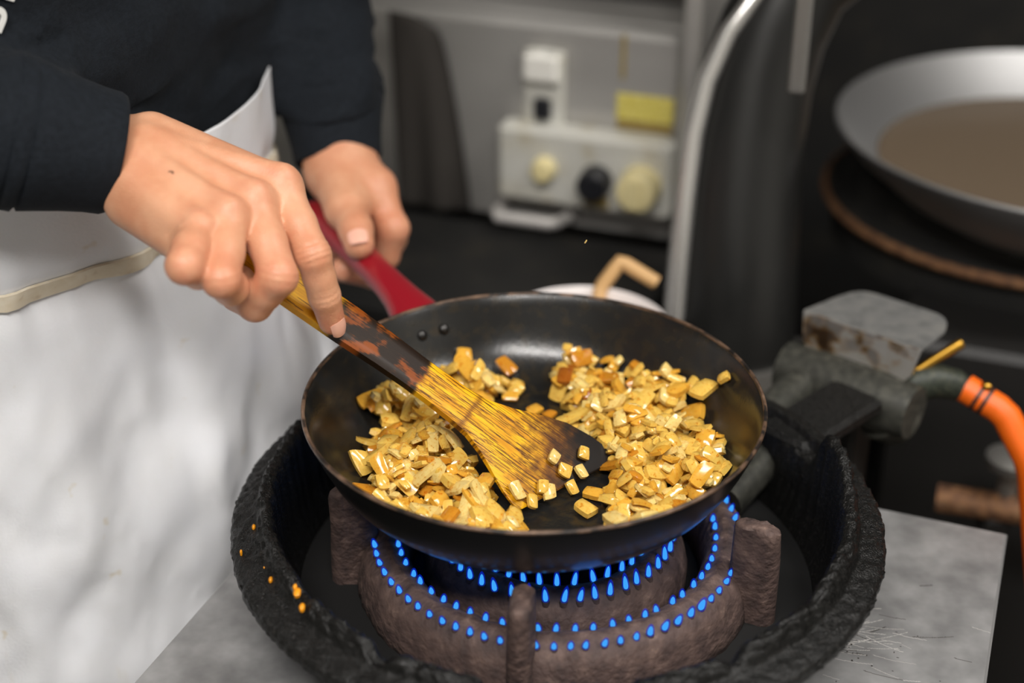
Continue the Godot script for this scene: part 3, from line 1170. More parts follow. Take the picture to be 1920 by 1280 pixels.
func build_onions() -> void:
	var r := RandomNumberGenerator.new()
	r.seed = 77
	var geos := []
	var meshes := []
	var half := []
	for k in 16:
		var long := 1.0 if k < 11 else r.randf_range(1.4, 2.0)
		var g := onion_geo(r, long)
		geos.append(g)
		meshes.append(g.commit(52.0))
		var hx := 0.0
		for p in g.v:
			hx = maxf(hx, Vector2(p.x, p.z).length())
		half.append(hx)
	var regions := {
		"lower_left": [Vector2(-0.1010, 0.0075), Vector2(-0.0966, -0.0141), Vector2(-0.0821, -0.0287), Vector2(-0.0633, -0.0328), Vector2(-0.0467, -0.0151), Vector2(-0.0335, 0.0157), Vector2(-0.0226, 0.0449), Vector2(-0.0036, 0.0640), Vector2(-0.006, 0.080), Vector2(-0.028, 0.086), Vector2(-0.052, 0.080), Vector2(-0.073, 0.068), Vector2(-0.091, 0.043)],
		"left": [Vector2(-0.0965, -0.0517), Vector2(-0.0826, -0.0633), Vector2(-0.0642, -0.0507), Vector2(-0.0486, -0.0239), Vector2(-0.0432, -0.0038), Vector2(-0.0655, -0.0151), Vector2(-0.0838, -0.0311), Vector2(-0.0951, -0.0355)],
		"far": [Vector2(-0.0656, -0.0852), Vector2(-0.0493, -0.0900), Vector2(-0.0359, -0.0900), Vector2(-0.0123, -0.0890), Vector2(-0.0063, -0.0735), Vector2(-0.0222, -0.0690), Vector2(-0.0318, -0.0543), Vector2(-0.0453, -0.0600), Vector2(-0.0620, -0.0720)],
		"right": [Vector2(0.0133, -0.1040), Vector2(0.0252, -0.1070), Vector2(0.0485, -0.0980), Vector2(0.0645, -0.0857), Vector2(0.0892, -0.0686), Vector2(0.1040, -0.0465), Vector2(0.1020, -0.0339), Vector2(0.1075, -0.0106), Vector2(0.1048, 0.0090), Vector2(0.1040, 0.030), Vector2(0.092, 0.052), Vector2(0.072, 0.072), Vector2(0.052, 0.086), Vector2(0.036, 0.086), Vector2(0.0452, 0.0423), Vector2(0.0400, 0.0371), Vector2(0.0475, 0.0129), Vector2(0.0367, -0.0153), Vector2(0.0199, -0.0421), Vector2(0.0183, -0.0766)],
	}
	var word := {
		"lower_left": "in the lower left heap",
		"left": "in the small heap left of the turner's neck",
		"far": "in the small heap behind the turner's neck",
		"right": "in the big right heap",
	}
	var look := ["pale", "light golden", "golden", "deep golden", "browned"]
	# heights of what already lies in the pan, 2 mm cells
	var cell := 0.002
	var nn := 140
	var hgt := PackedFloat32Array()
	hgt.resize(nn * nn)
	for i in nn:
		for j in nn:
			hgt[i * nn + j] = pan_y(Vector2((i - nn / 2) * cell, (j - nn / 2) * cell).length())
	var drops := []
	for q in [["lower_left", 360, 0.62], ["left", 84, 0.6], ["far", 70, 0.7], ["right", 580, 0.62]]:
		var poly: Array = regions[q[0]]
		var mid := Vector2.ZERO
		for p in poly:
			mid += p / poly.size()
		var got := 0
		while got < q[1]:
			var p := Vector2(r.randf_range(-0.115, 0.115), r.randf_range(-0.115, 0.09))
			if not inside(p, poly):
				continue
			if r.randf() < 0.35:
				p = p.lerp(mid, r.randf_range(0.1, 0.5))
				if not inside(p, poly):
					continue
			drops.append([p, q[0], r.randf()])
			got += 1
	drops.sort_custom(func(a, b): return a[2] < b[2])
	var total := drops.size()
	for p in [Vector2(0.0008, -0.0578), Vector2(0.0105, -0.0534), Vector2(0.0248, -0.0411), Vector2(0.0319, -0.0565), Vector2(-0.0164, -0.1000), Vector2(0.0294, 0.0483), Vector2(0.0340, 0.0339), Vector2(0.1134, -0.0394), Vector2(-0.0428, -0.0990), Vector2(-0.0082, -0.0877)]:
		drops.append([p, "single", 1.0])
	var placed := []
	for d in drops:
		var k := r.randi_range(0, 15)
		if d[1] == "single":
			k = r.randi_range(0, 10)
			if d[0].x > 0.024 and d[0].x < 0.026:
				k = 15
		var p: Vector2 = d[0]
		var size := 0.72 + 0.85 * pow(r.randf(), 1.8)
		var rad: float = half[k] * size
		var c := Vector2i(roundi(p.x / cell) + nn / 2, roundi(p.y / cell) + nn / 2)
		var reach := int(rad * 0.75 / cell)
		var mx := 0.0
		var sum := 0.0
		var cnt := 0
		var gx := 0.0
		var gz := 0.0
		for i in range(-reach, reach + 1):
			for j in range(-reach, reach + 1):
				if i * i + j * j > reach * reach:
					continue
				var h := hgt[clampi(c.x + i, 0, nn - 1) * nn + clampi(c.y + j, 0, nn - 1)]
				mx = maxf(mx, h)
				sum += h
				cnt += 1
				gx += h * i
				gz += h * j
		var norm := maxf(1.0, PI * pow(reach, 4.0) / 4.0) * cell
		var slope := Vector2(gx, gz) / norm
		slope = slope.limit_length(0.8)
		var y := lerpf(sum / cnt, mx, 0.45) + 0.0011
		var up := Vector3(-slope.x, 1, -slope.y).normalized()
		var rough := 0.28 if d[1] != "single" else 0.08
		up = (up + Vector3(r.randfn(0, rough), 0, r.randfn(0, rough))).normalized()
		var x := up.cross(Vector3(cos(r.randf() * TAU), 0.1, sin(r.randf() * TAU))).normalized()
		var b := Basis(x, up, x.cross(up))
		if r.randf() < 0.5:
			b = b * Basis(Vector3.RIGHT, PI)
		b = b.scaled_local(Vector3.ONE * size)
		# lift so that no corner sinks under the pan
		var at := Vector3(p.x, y, p.y)
		var lift := 0.0
		for w in geos[k].v:
			var q: Vector3 = at + b * w
			lift = maxf(lift, pan_y(Vector2(q.x, q.z).length()) + 0.0002 - q.y)
		at.y += lift
		var tilt := sqrt(1.0 - up.y * up.y) * rad * 0.5
		for i in range(-reach, reach + 1):
			for j in range(-reach, reach + 1):
				if i * i + j * j <= reach * reach:
					var n := clampi(c.x + i, 0, nn - 1) * nn + clampi(c.y + j, 0, nn - 1)
					hgt[n] = maxf(hgt[n], at.y + 0.0010 + tilt * 0.3)
		placed.append([k, Transform3D(b, at), d[1], size])
	# the bits that lie uppermost stay single; the rest below them is one heap
	var order := range(placed.size())
	var under := Geo.new()
	var singles := 289
	var first := placed.size() - singles
	for n in placed.size():
		var q: Array = placed[n]
		var tone := clampi(int(absf(r.randfn(0.0, 1.25)) + (0.8 if r.randf() < 0.7 else 0.0)), 0, 4)
		if n < first:
			under.join(geos[q[0]], q[1], [lin(252, 234, 164), lin(248, 216, 118), lin(240, 192, 82), lin(218, 156, 54), lin(172, 104, 38)][tone])
			continue
		var o := part("onion_piece", meshes[q[0]], M["onion_%d" % tone])
		o.transform = q[1]
		if q[2] == "single":
			tag(o, look[tone] + " diced onion piece lying alone on the bare pan", "onion", "loose onion pieces in the pan")
		else:
			var big := "large " if q[3] > 1.15 else "small " if q[3] < 0.8 else ""
			var strip := "strip" if q[0] >= 11 else "piece"
			var z: float = q[1].origin.z
			var where := ""
			if q[2] == "right":
				where = ", far end" if z < -0.055 else ", by the near rim" if z > 0.04 else ", by the right wall" if q[1].origin.x > 0.085 else ""
			elif q[2] == "lower_left":
				where = ", by the near rim" if z > 0.05 else ", by the left wall" if q[1].origin.x < -0.075 else ""
			tag(o, big + look[tone] + " onion " + strip + " " + word[q[2]] + where, "onion", "diced onions " + q[2].replace("_", " "))
	var um := mat("onion_heap", Color.WHITE, 0.16)
	um.vertex_color_use_as_albedo = true
	um.refraction_enabled = true
	um.refraction_scale = 0.033
	um.albedo_color.a = 0.74
	um.transparency = BaseMaterial3D.TRANSPARENCY_ALPHA
	um.clearcoat_enabled = true
	um.clearcoat = 0.6
	um.clearcoat_roughness = 0.12
	um.albedo_texture = M.onion_0.albedo_texture
	tri(um, 26.0)
	var heap := part("fried_onions", under.commit(52.0, true, true), um)
	tag(heap, "diced golden onions filling the heaps under the uppermost pieces", "onions", "", "stuff")
	# bits lying on the turner's blade
	for q in [[0.0174, 0.0094], [0.0029, 0.0223], [0.0084, 0.0061], [0.0000, 0.0120], [0.0008, -0.0002], [0.015, -0.0113], [0.0270, -0.0225], [0.0171, -0.0224], [0.0104, -0.0120]]:
		var k := r.randi_range(0, 12)
		var lie := (SP_N + Vector3(r.randfn(0, 0.1), 0, r.randfn(0, 0.1))).normalized()
		var x := lie.cross(Vector3(r.randfn(0, 1), 0.2, r.randfn(0, 1))).normalized()
		var o := part("onion_piece", meshes[k], M["onion_%d" % r.randi_range(0, 1)])
		o.transform = Transform3D(Basis(x, lie, x.cross(lie)), spat(q[0], q[1], 0.0066))
		tag(o, "pale diced onion piece lying on the dark tip of the turner's blade", "onion", "onion pieces on the turner")
	var fly := part("onion_crumb", meshes[3], M.onion_0)
	fly.transform = Transform3D(Basis(Vector3(0, 0, 1), 0.9).scaled(Vector3(0.22, 0.3, 0.22)), Vector3(0.0286, 0.2082, -0.0279))
	tag(fly, "tiny onion crumb tossed up in the air above the pan", "crumb")


# ------------------------------------------------------------------ gas valve, pipes and hose behind the ring
func build_valve() -> void:
	var dirv := Vector3(0.72, 0, -0.69).normalized()
	var across := Vector3(cos(deg_to_rad(40.0)), 0, sin(deg_to_rad(40.0)))
	var back := Vector3(across.z, 0, -across.x)
	var t := thing("gas_valve_assembly", "gas valve block with two iron pipes and aluminium cover behind the gas ring", "gas valve", Vector3(0.215, 0.0, -0.16))
	var g := Geo.new()
	g.tube([Vector3(0.105, 0.032, -0.062), Vector3(0.150, 0.037, -0.112), Vector3(0.196, 0.041, -0.172)], [0.0125, 0.0125, 0.0125], 20)
	part("gas_pipe", g.commit(40.0), M.gas_pipe, t)
	g = Geo.new()
	g.tube([Vector3(0.118, 0.028, -0.035), Vector3(0.155, 0.033, -0.085), Vector3(0.232, 0.040, -0.152)], [0.0125, 0.0125, 0.0125], 20)
	part("gas_pipe", g.commit(40.0), M.gas_pipe, t)
	# manifold across the pipe ends
	var a := Vector3(0.180, 0.040, -0.184)
	g = Geo.new()
	g.tube([a, a + across * 0.03, a + across * 0.075, a + across * 0.098], [0.019, 0.021, 0.021, 0.018], 20)
	part("manifold", g.commit(40.0), M.gas_pipe, t)
	g = Geo.new()
	g.tube([Vector3(0.238, 0.034, -0.136), Vector3(0.252, 0.024, -0.140)], [0.021, 0.019], 20)
	part("elbow", g.commit(40.0), M.gas_pipe, t)
	# stand
	g = Geo.new()
	g.box(Vector3(0.222, FLOOR_Y / 2 + 0.01, -0.168), Vector3(0.03, -FLOOR_Y + 0.02, 0.03), 0.003, Basis(across, Vector3.UP, -back))
	part("stand", g.commit(30.0), M.black_paint, t)
	# folded aluminium cover: top plate with rounded far corners, stained front plate with a curved lower edge
	var c := thing("aluminium_cover", "folded aluminium heat shield with browned grease spots above the gas valve", "shield", Vector3(0.222, 0.08, -0.16))
	var o0 := Vector3(0.189, 0.083, -0.186)
	var len := 0.088
	var rows := []
	var th := Vector3.UP * 0.0008
	var prof := []
	for i in 21:
		var f := i / 20.0
		var depth := 0.058 * (1.0 - pow(absf(f * 2.0 - 1.0), 7.0) * 0.35)
		prof.append([f, depth])
	g = Geo.new()
	for layer in [0.0008, -0.0008]:
		for k in 9:
			var row := PackedVector3Array()
			for q in prof:
				var w: float = k / 8.0 if layer > 0 else 1.0 - k / 8.0
				row.append(o0 + across * (len * q[0] + 0.006 * w * (1.0 - q[0] * 1.2)) + back * q[1] * w + Vector3.UP * (layer - 0.002 * w))
			rows.append(row)
	g.skin(rows, false, true)
	part("top_plate", g.commit(40.0), M.aluminium, c)
	rows = []
	for layer in [0.0008, -0.0008]:
		for k in 9:
			var row := PackedVector3Array()
			for q in prof:
				var f: float = q[0]
				var w: float = k / 8.0 if layer > 0 else 1.0 - k / 8.0
				var drop := 0.035 * (1.0 - pow(absf(f * 2.0 - 1.0), 3.5) * 0.45)
				row.append(o0 + across * len * (0.5 + (f - 0.5) * (1.0 - 0.08 * w)) - back * layer - back * 0.0035 * w - Vector3.UP * drop * w)
			rows.append(row)
	g = Geo.new()
	g.skin(rows, false, true)
	part("front_plate", g.commit(40.0), M.aluminium_stained, c, "front plate browned by grease")
	for f in [0.34, 0.58]:
		g = Geo.new()
		g.lathe([Vector2(0.0042, -0.004), Vector2(0.0042, 0.002), Vector2(0.003, 0.0035), Vector2(0.0001, 0.004)], 12, o0 + across * len * f - back * 0.0035 - Vector3.UP * 0.027, false, Basis(across, -back, Vector3.UP))
		part("screw", g.commit(40.0, false), M.dull_steel, c)
	# legs of the shield down to the manifold
	for f in [0.12, 0.86]:
		g = Geo.new()
		g.box(o0 + across * len * f + back * 0.012 - Vector3.UP * 0.012, Vector3(0.006, 0.024, 0.003), 0.0005, Basis(across, Vector3.UP, -back))
		part("bracket", g.commit(30.0), M.dull_steel, c)
	# brass rod and hose nozzle
	g = Geo.new()
	g.tube([Vector3(0.255, 0.058, -0.142), Vector3(0.2715, 0.066, -0.148), Vector3(0.2905, 0.0735, -0.156)], [0.0034, 0.0036, 0.0040], 12)
	part("brass_rod", g.commit(40.0), M.brass, t, "short brass rod")
	g = Geo.new()
	g.tube([Vector3(0.250, 0.044, -0.146), Vector3(0.262, 0.050, -0.145), Vector3(0.274, 0.0515, -0.1445), Vector3(0.288, 0.049, -0.143), Vector3(0.297, 0.047, -0.141)], [0.0125, 0.0135, 0.0115, 0.0105, 0.006], 16)
	part("hose_nozzle", g.commit(40.0), M.valve_green, t)
	# orange hose with its clip
	var hose := thing("gas_hose", "bright orange rubber gas hose bending down at the right", "hose", Vector3(0.34, 0.0, -0.11))
	var cv := Curve3D.new()
	cv.add_point(Vector3(0.293, 0.0475, -0.142), Vector3.ZERO, Vector3(0.012, -0.001, 0.003))
	cv.add_point(Vector3(0.3165, 0.038, -0.126), Vector3(-0.008, 0.007, -0.004), Vector3(0.008, -0.008, 0.005))
	cv.add_point(Vector3(0.3340, 0.008, -0.108), Vector3(-0.006, 0.014, -0.004), Vector3(0.012, -0.03, 0.006))
	cv.add_point(Vector3(0.372, -0.18, -0.085), Vector3(-0.01, 0.06, -0.005), Vector3(0.02, -0.12, 0.01))
	cv.add_point(Vector3(0.43, -0.84, -0.10), Vector3(0, 0.2, 0), Vector3.ZERO)
	var pts := []
	var rad := []
	for i in 49:
		pts.append(cv.sample_baked(cv.get_baked_length() * pow(i / 48.0, 1.6)))
		rad.append(0.0098)
	g = Geo.new()
	g.tube(pts, rad, 18)
	part("hose", g.commit(40.0), M.orange_rubber, hose)
	for k in [2, 4]:
		g = Geo.new()
		g.tube([cv.sample_baked(0.004 + k * 0.0028), cv.sample_baked(0.0065 + k * 0.0028)], [0.0104, 0.0104], 16)
		part("hose_clip", g.commit(40.0), M.orange_band, hose, "dark band of the hose clip")
	g = Geo.new()
	g.box(cv.sample_baked(0.013) + Vector3(0.001, 0.0105, 0.002), Vector3(0.006, 0.005, 0.006), 0.001)
	part("hose_clip", g.commit(30.0), M.brass, hose, "small brass lug of the hose clip")


# ------------------------------------------------------------------ what stands behind, out of focus
func kbox(called: String, u0: float, u1: float, y0: float, y1: float, v0: float, v1: float, m: Material, parent: Node3D, bevel := 0.003, label := "") -> MeshInstance3D:
	var g := Geo.new()
	g.box(kit((u0 + u1) / 2, (y0 + y1) / 2, (v0 + v1) / 2), Vector3(u1 - u0, y1 - y0, v1 - v0), bevel, kit_basis())
	return part(called, g.commit(25.0), m, parent, label)


func build_background() -> void:
	var face := -0.55
	# stainless kitchen range with switch, label, knobs
	var t := thing("kitchen_range", "stainless steel kitchen range with control panel behind the cook's hand", "range", kit(-0.42, FLOOR_Y, -0.8))
	kbox("front_panel", -1.0, -0.062, -0.030, 0.168, face - 0.03, face, M.stainless, t, 0.006)
	kbox("upper_panel", -1.0, -0.062, 0.17, 0.6, -0.68, -0.64, M.dark_steel, t, 0.004)
	kbox("ledge", -1.0, -0.062, 0.150, 0.168, -0.66, face - 0.03, M.stainless, t, 0.003)
	kbox("side_post", -0.060, -0.044, FLOOR_Y, 1.0, -0.66, face + 0.012, M.stainless, t, 0.004)
	kbox("body", -1.0, -0.062, FLOOR_Y, -0.04, -1.15, -0.70, M.black_paint, t, 0.004)
	kbox("shelf_front", -1.0, -0.062, -0.050, -0.031, -0.70, face - 0.02, M.black_paint, t, 0.003)
	# control box
	var cb := kbox("control_box", -0.226, -0.060, 0.004, 0.078, face, face + 0.028, M.enamel_panel, t, 0.005, "light grey control box")
	var knobs := [[-0.178, 0.041, 0.0110, 0.010, "ivory_plastic", "small ivory knob"], [-0.128, 0.036, 0.0150, 0.018, "black_plastic", "black knob"], [-0.086, 0.037, 0.0190, 0.020, "ivory_plastic", "large ivory knob"]]
	for q in knobs:
		var g := Geo.new()
		var b := kit_basis() * Basis(Vector3.RIGHT, PI / 2)
		g.lathe([Vector2(q[2] * 1.05, 0.0), Vector2(q[2] * 1.05, 0.004), Vector2(q[2], 0.006), Vector2(q[2] * 0.94, q[3]), Vector2(q[2] * 0.8, q[3] + 0.002), Vector2(0.0001, q[3] + 0.002)], 32, kit(q[0], q[1], face + 0.028), false, b)
		g.box(kit(q[0], q[1], face + 0.028 + q[3] + 0.003), Vector3(q[2] * 0.45, q[2] * 1.5, 0.005), 0.001, kit_basis())
		part("knob", g.commit(40.0), M[q[4]], cb, q[5])
	# yellowish grease under the right-hand knobs
	kbox("grease_stain", -0.140, -0.116, 0.010, 0.0205, face + 0.0278, face + 0.0288, M.grease, cb, 0.0004, "yellow grease below the black knob")
	# light switch: white upper half, black rocker below
	var sw := kbox("switch_plate", -0.207, -0.168, 0.074, 0.146, face, face + 0.010, M.enamel_panel, t, 0.003, "switch plate")
	kbox("switch_cap", -0.205, -0.170, 0.117, 0.145, face + 0.009, face + 0.02, M.white_plastic, sw, 0.004, "white switch cap")
	kbox("rocker", -0.1945, -0.1785, 0.082, 0.102, face + 0.009, face + 0.017, M.black_plastic, sw, 0.002, "black rocker")
	# yellow sticker and greasy dribble
	kbox("label", -0.1195, -0.0665, 0.088, 0.112, face + 0.0002, face + 0.0022, M.yellow_label, t, 0.0006, "yellowed paper label")
	kbox("grease_stain", -0.1190, -0.0670, 0.078, 0.088, face + 0.0002, face + 0.0012, M.grease, t, 0.0004, "brown grease under the label")
	kbox("grease_stain", -0.117, -0.113, 0.125, 0.166, face + 0.0002, face + 0.0010, M.grease, t, 0.0004, "thin brown grease run")
	# drawer pull
	var g2 := Geo.new()
	g2.tube([kit(-0.228, -0.012, face + 0.002), kit(-0.228, -0.012, face + 0.026), kit(-0.224, -0.012, face + 0.032), kit(-0.172, -0.012, face + 0.032), kit(-0.166, -0.012, face + 0.027), kit(-0.158, -0.012, face + 0.002)], [0.005, 0.005, 0.0058, 0.0058, 0.0055, 0.005], 10, true, Vector3.UP, Vector2(1, 1))
	part("drawer_pull", g2.commit(40.0), mat("bright_pull", rgb(226, 222, 218), 0.4, 0.4), t, "bright metal pull")

	# dark sheet standing in for the sleeve's reflection in the steel panel
	var cl := thing("sleeve_reflection", "dark grey sheet standing in for the sleeve reflection on the range panel", "reflection", kit(-0.3, 0.06, face + 0.01))
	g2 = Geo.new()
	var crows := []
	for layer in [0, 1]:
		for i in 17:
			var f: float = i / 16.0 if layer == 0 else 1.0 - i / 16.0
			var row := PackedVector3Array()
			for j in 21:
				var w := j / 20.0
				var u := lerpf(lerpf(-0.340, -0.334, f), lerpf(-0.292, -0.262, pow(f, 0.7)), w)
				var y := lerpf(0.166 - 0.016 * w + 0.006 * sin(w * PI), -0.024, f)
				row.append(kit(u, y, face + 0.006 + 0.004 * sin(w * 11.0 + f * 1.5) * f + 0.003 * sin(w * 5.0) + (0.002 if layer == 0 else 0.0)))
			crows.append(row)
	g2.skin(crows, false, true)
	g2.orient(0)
	var cm := mat("reflection_grey", rgb(60, 56, 52), 0.9)
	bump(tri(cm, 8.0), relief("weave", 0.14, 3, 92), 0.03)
	part("reflection", g2.commit(-1.0), cm, cl)

	# low black stove between the worktop and the range
	var s := thing("rear_stove", "low black stove top behind the frying pan", "stove", kit(-0.25, FLOOR_Y, -0.35))
	kbox("body", -0.75, -0.045, FLOOR_Y, -0.06, -0.54, -0.34, M.black_paint, s, 0.004)
	kbox("stove_top", -0.75, -0.045, -0.06, -0.03, -0.54, -0.34, M.soot, s, 0.004)
	kbox("front_shelf", -0.15, -0.03, -0.055, -0.03, -0.34, -0.16, M.soot, s, 0.004)

	# white bowl peeping over the pan's far rim
	var bowl := thing("white_bowl", "white bowl whose rim shows just above the pan's far rim", "bowl", Vector3(0.040, -0.03, -0.232))
	g2 = Geo.new()
	g2.lathe([Vector2(0.0001, -0.03), Vector2(0.03, -0.03), Vector2(0.032, -0.024), Vector2(0.046, -0.008), Vector2(0.057, 0.022), Vector2(0.063, 0.0475), Vector2(0.0615, 0.0485), Vector2(0.059, 0.046), Vector2(0.052, 0.02), Vector2(0.041, -0.004), Vector2(0.0001, -0.019)], 56, Vector3(0.040, 0, -0.232))
	part("bowl_wall", g2.commit(40.0), M.white_ceramic, bowl)
	# hooked wooden handle sticking out of the bowl
	var hook := thing("ladle", "tan hooked wooden ladle handle standing in the white bowl", "ladle", Vector3(0.06, -0.01, -0.27))
	var cv := Curve3D.new()
	cv.add_point(Vector3(0.050, -0.010, -0.245), Vector3.ZERO, Vector3(0.0, 0.02, -0.005))
	cv.add_point(Vector3(0.0545, 0.050, -0.286), Vector3(0.0, -0.02, 0.004), Vector3(0.0, 0.012, -0.002))
	cv.add_point(Vector3(0.070, 0.0705, -0.292), Vector3(-0.010, 0.003, 0), Vector3(0.010, -0.003, 0))
	cv.add_point(Vector3(0.097, 0.055, -0.286), Vector3(-0.010, 0.008, 0), Vector3.ZERO)
	var pts := []
	var rad := []
	for i in 25:
		pts.append(cv.sample_baked(cv.get_baked_length() * i / 24.0))
		rad.append(0.0055)
	g2 = Geo.new()
	g2.tube(pts, rad, 14)
	part("ladle_handle", g2.commit(40.0), M.tan_wood, hook)

	# curved stainless duct
	var can := thing("stainless_duct", "curved stainless steel duct rising right of the control panel", "duct", Vector3(0.1690, FLOOR_Y, -0.3567))
	g2 = Geo.new()
	g2.tube([Vector3(0.1690, FLOOR_Y, -0.3567), Vector3(0.1690, -0.0242, -0.3567), Vector3(0.1702, 0.0265, -0.3730), Vector3(0.1721, 0.0764, -0.3889), Vector3(0.1758, 0.1256, -0.4043), Vector3(0.1827, 0.1703, -0.4173), Vector3(0.1945, 0.2087, -0.4269), Vector3(0.2137, 0.2465, -0.4362), Vector3(0.2449, 0.2747, -0.4401), Vector3(0.2947, 0.2965, -0.4520)], [0.058, 0.053, 0.051, 0.049, 0.047, 0.045, 0.043, 0.042, 0.042, 0.042], 48, true, Vector3.BACK)
	part("duct_pipe", g2.commit(50.0), mat("duct_enamel", rgb(38, 38, 37), 0.3, 0.3), can)
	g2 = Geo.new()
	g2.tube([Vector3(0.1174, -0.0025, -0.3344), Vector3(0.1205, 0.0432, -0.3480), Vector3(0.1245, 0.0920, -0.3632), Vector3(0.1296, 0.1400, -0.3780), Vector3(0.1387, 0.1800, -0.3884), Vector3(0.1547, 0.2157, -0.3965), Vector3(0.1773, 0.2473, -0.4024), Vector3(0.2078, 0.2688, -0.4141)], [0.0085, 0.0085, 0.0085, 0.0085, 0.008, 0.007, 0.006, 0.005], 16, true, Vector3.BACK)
	part("edge_highlight", g2.commit(50.0), mat("mirror_steel", rgb(222, 220, 216), 0.25, 0.8), can, "bright steel strip added as the highlight along the duct")  # bright tube added to draw the highlight reflected along the duct
	g2 = Geo.new()
	g2.tube([Vector3(0.1690, -0.075, -0.3567), Vector3(0.1690, -0.035, -0.3567)], [0.0595, 0.0575], 48)
	part("collar", g2.commit(40.0), M.dull_steel, can)
	# steel upright behind it
	var up := thing("steel_upright", "narrow grey steel bar hanging down between duct and wok", "bar", Vector3(0.1912, 0.2008, -0.2972))
	g2 = Geo.new()
	g2.box(Vector3(0.1912, 0.9254, -0.2972), Vector3(0.012, 1.4492, 0.008), 0.002, kit_basis())
	part("bar", g2.commit(30.0), M.dull_steel, up)

	# wok on its rusty burner rim, black range beneath
	var wc := Vector3(0.483, 0.1, -0.49)
	var r := thing("wok_range", "black wok range with a rusty burner rim at the right", "range", Vector3(0.55, FLOOR_Y, -0.55))
	kbox("body", 0.16, 1.1, FLOOR_Y, -0.02, -0.99, -0.42, M.black_paint, r, 0.006)
	g2 = Geo.new()
	g2.lathe([Vector2(0.150, -0.03), Vector2(0.186, -0.03), Vector2(0.188, 0.0), Vector2(0.1955, 0.004), Vector2(0.197, 0.010), Vector2(0.193, 0.014), Vector2(0.178, 0.018), Vector2(0.168, 0.040), Vector2(0.160, 0.040), Vector2(0.154, 0.0)], 72, Vector3(0.478, 0, -0.556), true)
	part("burner_wall", g2.commit(40.0), M.soot, r)
	g2 = Geo.new()
	var bead := []
	for i in 10:
		bead.append(Vector2(0.1945 + cos(TAU * i / 10) * 0.0045, 0.010 + sin(TAU * i / 10) * 0.0045))
	g2.lathe(bead, 72, Vector3(0.478, 0, -0.556), true)
	part("burner_rim", g2.commit(-1.0), M.rusty_steel, r, "rusty burner rim")
	# pipe rail with tap at the front of the wok range
	g2 = Geo.new()
	g2.tube([Vector3(0.318, -0.104, -0.232), Vector3(0.42, -0.100, -0.196), Vector3(0.60, -0.098, -0.128)], [0.011, 0.0115, 0.0115], 14)
	part("gas_rail", g2.commit(40.0), M.rusty_steel, r, "rusty gas rail")
	g2 = Geo.new()
	g2.lathe([Vector2(0.0001, -0.012), Vector2(0.008, -0.012), Vector2(0.0075, 0.018), Vector2(0.012, 0.024), Vector2(0.019, 0.026), Vector2(0.0195, 0.033), Vector2(0.012, 0.036), Vector2(0.0001, 0.036)], 20, Vector3(0.366, -0.092, -0.220))
	part("tap", g2.commit(40.0), M.dull_steel, r, "grey tap knob")
	for q in [Vector3(0.36, -0.48, -0.22), Vector3(0.56, -0.48, -0.144)]:
		g2 = Geo.new()
		g2.box(q, Vector3(0.02, 0.74, 0.02), 0.003)
		part("rail_leg", g2.commit(30.0), M.black_paint, r)
	var wok := thing("wok", "wide steel wok with brown broth on the black wok range", "wok", wc - Vector3(0, 0.1, 0))
	g2 = Geo.new()
	g2.lathe([Vector2(0.0001, 0.012), Vector2(0.06, 0.014), Vector2(0.11, 0.028), Vector2(0.155, 0.055), Vector2(0.190, 0.085), Vector2(0.2085, 0.103), Vector2(0.2105, 0.105), Vector2(0.2125, 0.1035), Vector2(0.212, 0.1), Vector2(0.194, 0.079), Vector2(0.158, 0.049), Vector2(0.112, 0.022), Vector2(0.06, 0.008), Vector2(0.0001, 0.006)], 96, Vector3(wc.x, 0, wc.z))
	part("wok_wall", g2.commit(40.0), M.get("wok_steel", mat("wok_steel", rgb(190, 190, 190), 0.42, 0.9)), wok)
	g2 = Geo.new()
	g2.lathe([Vector2(0.0001, 0.071), Vector2(0.165, 0.071), Vector2(0.172, 0.0705), Vector2(0.166, 0.064), Vector2(0.0001, 0.058)], 72, Vector3(wc.x, 0, wc.z))
	part("broth", g2.commit(40.0), M.sauce, wok, "brown broth")


# ------------------------------------------------------------------ the cook
const BODY_C := Vector2(-0.39, -0.07)      # middle of the trunk, kitchen axes (u, v)
var skin_red := []
var mole := []
var skin_noise: FastNoiseLite


func skin_color(p: Vector3) -> Color:
	var n := skin_noise.get_noise_3dv(p * 1.0)
	var f := skin_noise.get_noise_3dv(p * 6.0 + Vector3(3, 3, 3))
	var c := lin(214, 160, 126).lerp(lin(202, 141, 107), clampf(0.5 + n * 1.1 + f * 0.35, 0.0, 1.0))
	var red := 0.0
	for q in skin_red:
		var d: float = p.distance_squared_to(q[0])
		red = maxf(red, q[2] * exp(-d / (q[1] * q[1])))
	c = c.lerp(lin(204, 118, 94), clampf(red * (0.62 + f * 0.6), 0.0, 1.0))
	if mole and Geometry3D.get_closest_point_to_segment(p, mole[0], mole[1]).distance_to(p) < 0.0009:
		c = lin(96, 62, 44)
	return c


# fine creases: [joint, axis, side they show on, reach, offsets along the axis, depth]
func wrinkle(g: Geo, first: int, list: Array) -> void:
	g.orient(0)
	var nn := g.normals()
	for i in range(first, g.v.size()):
		var p := g.v[i]
		for q in list:
			var d: Vector3 = p - q[0]
			if d.length() > q[3]:
				continue
			var n := nn[i].normalized()
			var side: float = n.dot(q[2])
			if side < 0.1:
				continue
			var t: float = d.dot(q[1])
			var fade := smoothstep(0.1, 0.6, side) * (1.0 - smoothstep(q[3] * 0.6, q[3], d.length()))
			for o in q[4]:
				var bow: float = t - o + 0.12 * (d - q[1] * t).length_squared() / 0.009
				g.v[i] -= n * q[5] * fade * exp(-pow(bow / 0.0009, 2.0))


func finger(fl: Field, pts: Array, rad: Array, blend := 0.0012) -> void:
	fl.group(blend)
	for i in pts.size() - 1:
		fl.cap(pts[i], pts[i + 1], rad[i], rad[i + 1])
	fl.done()


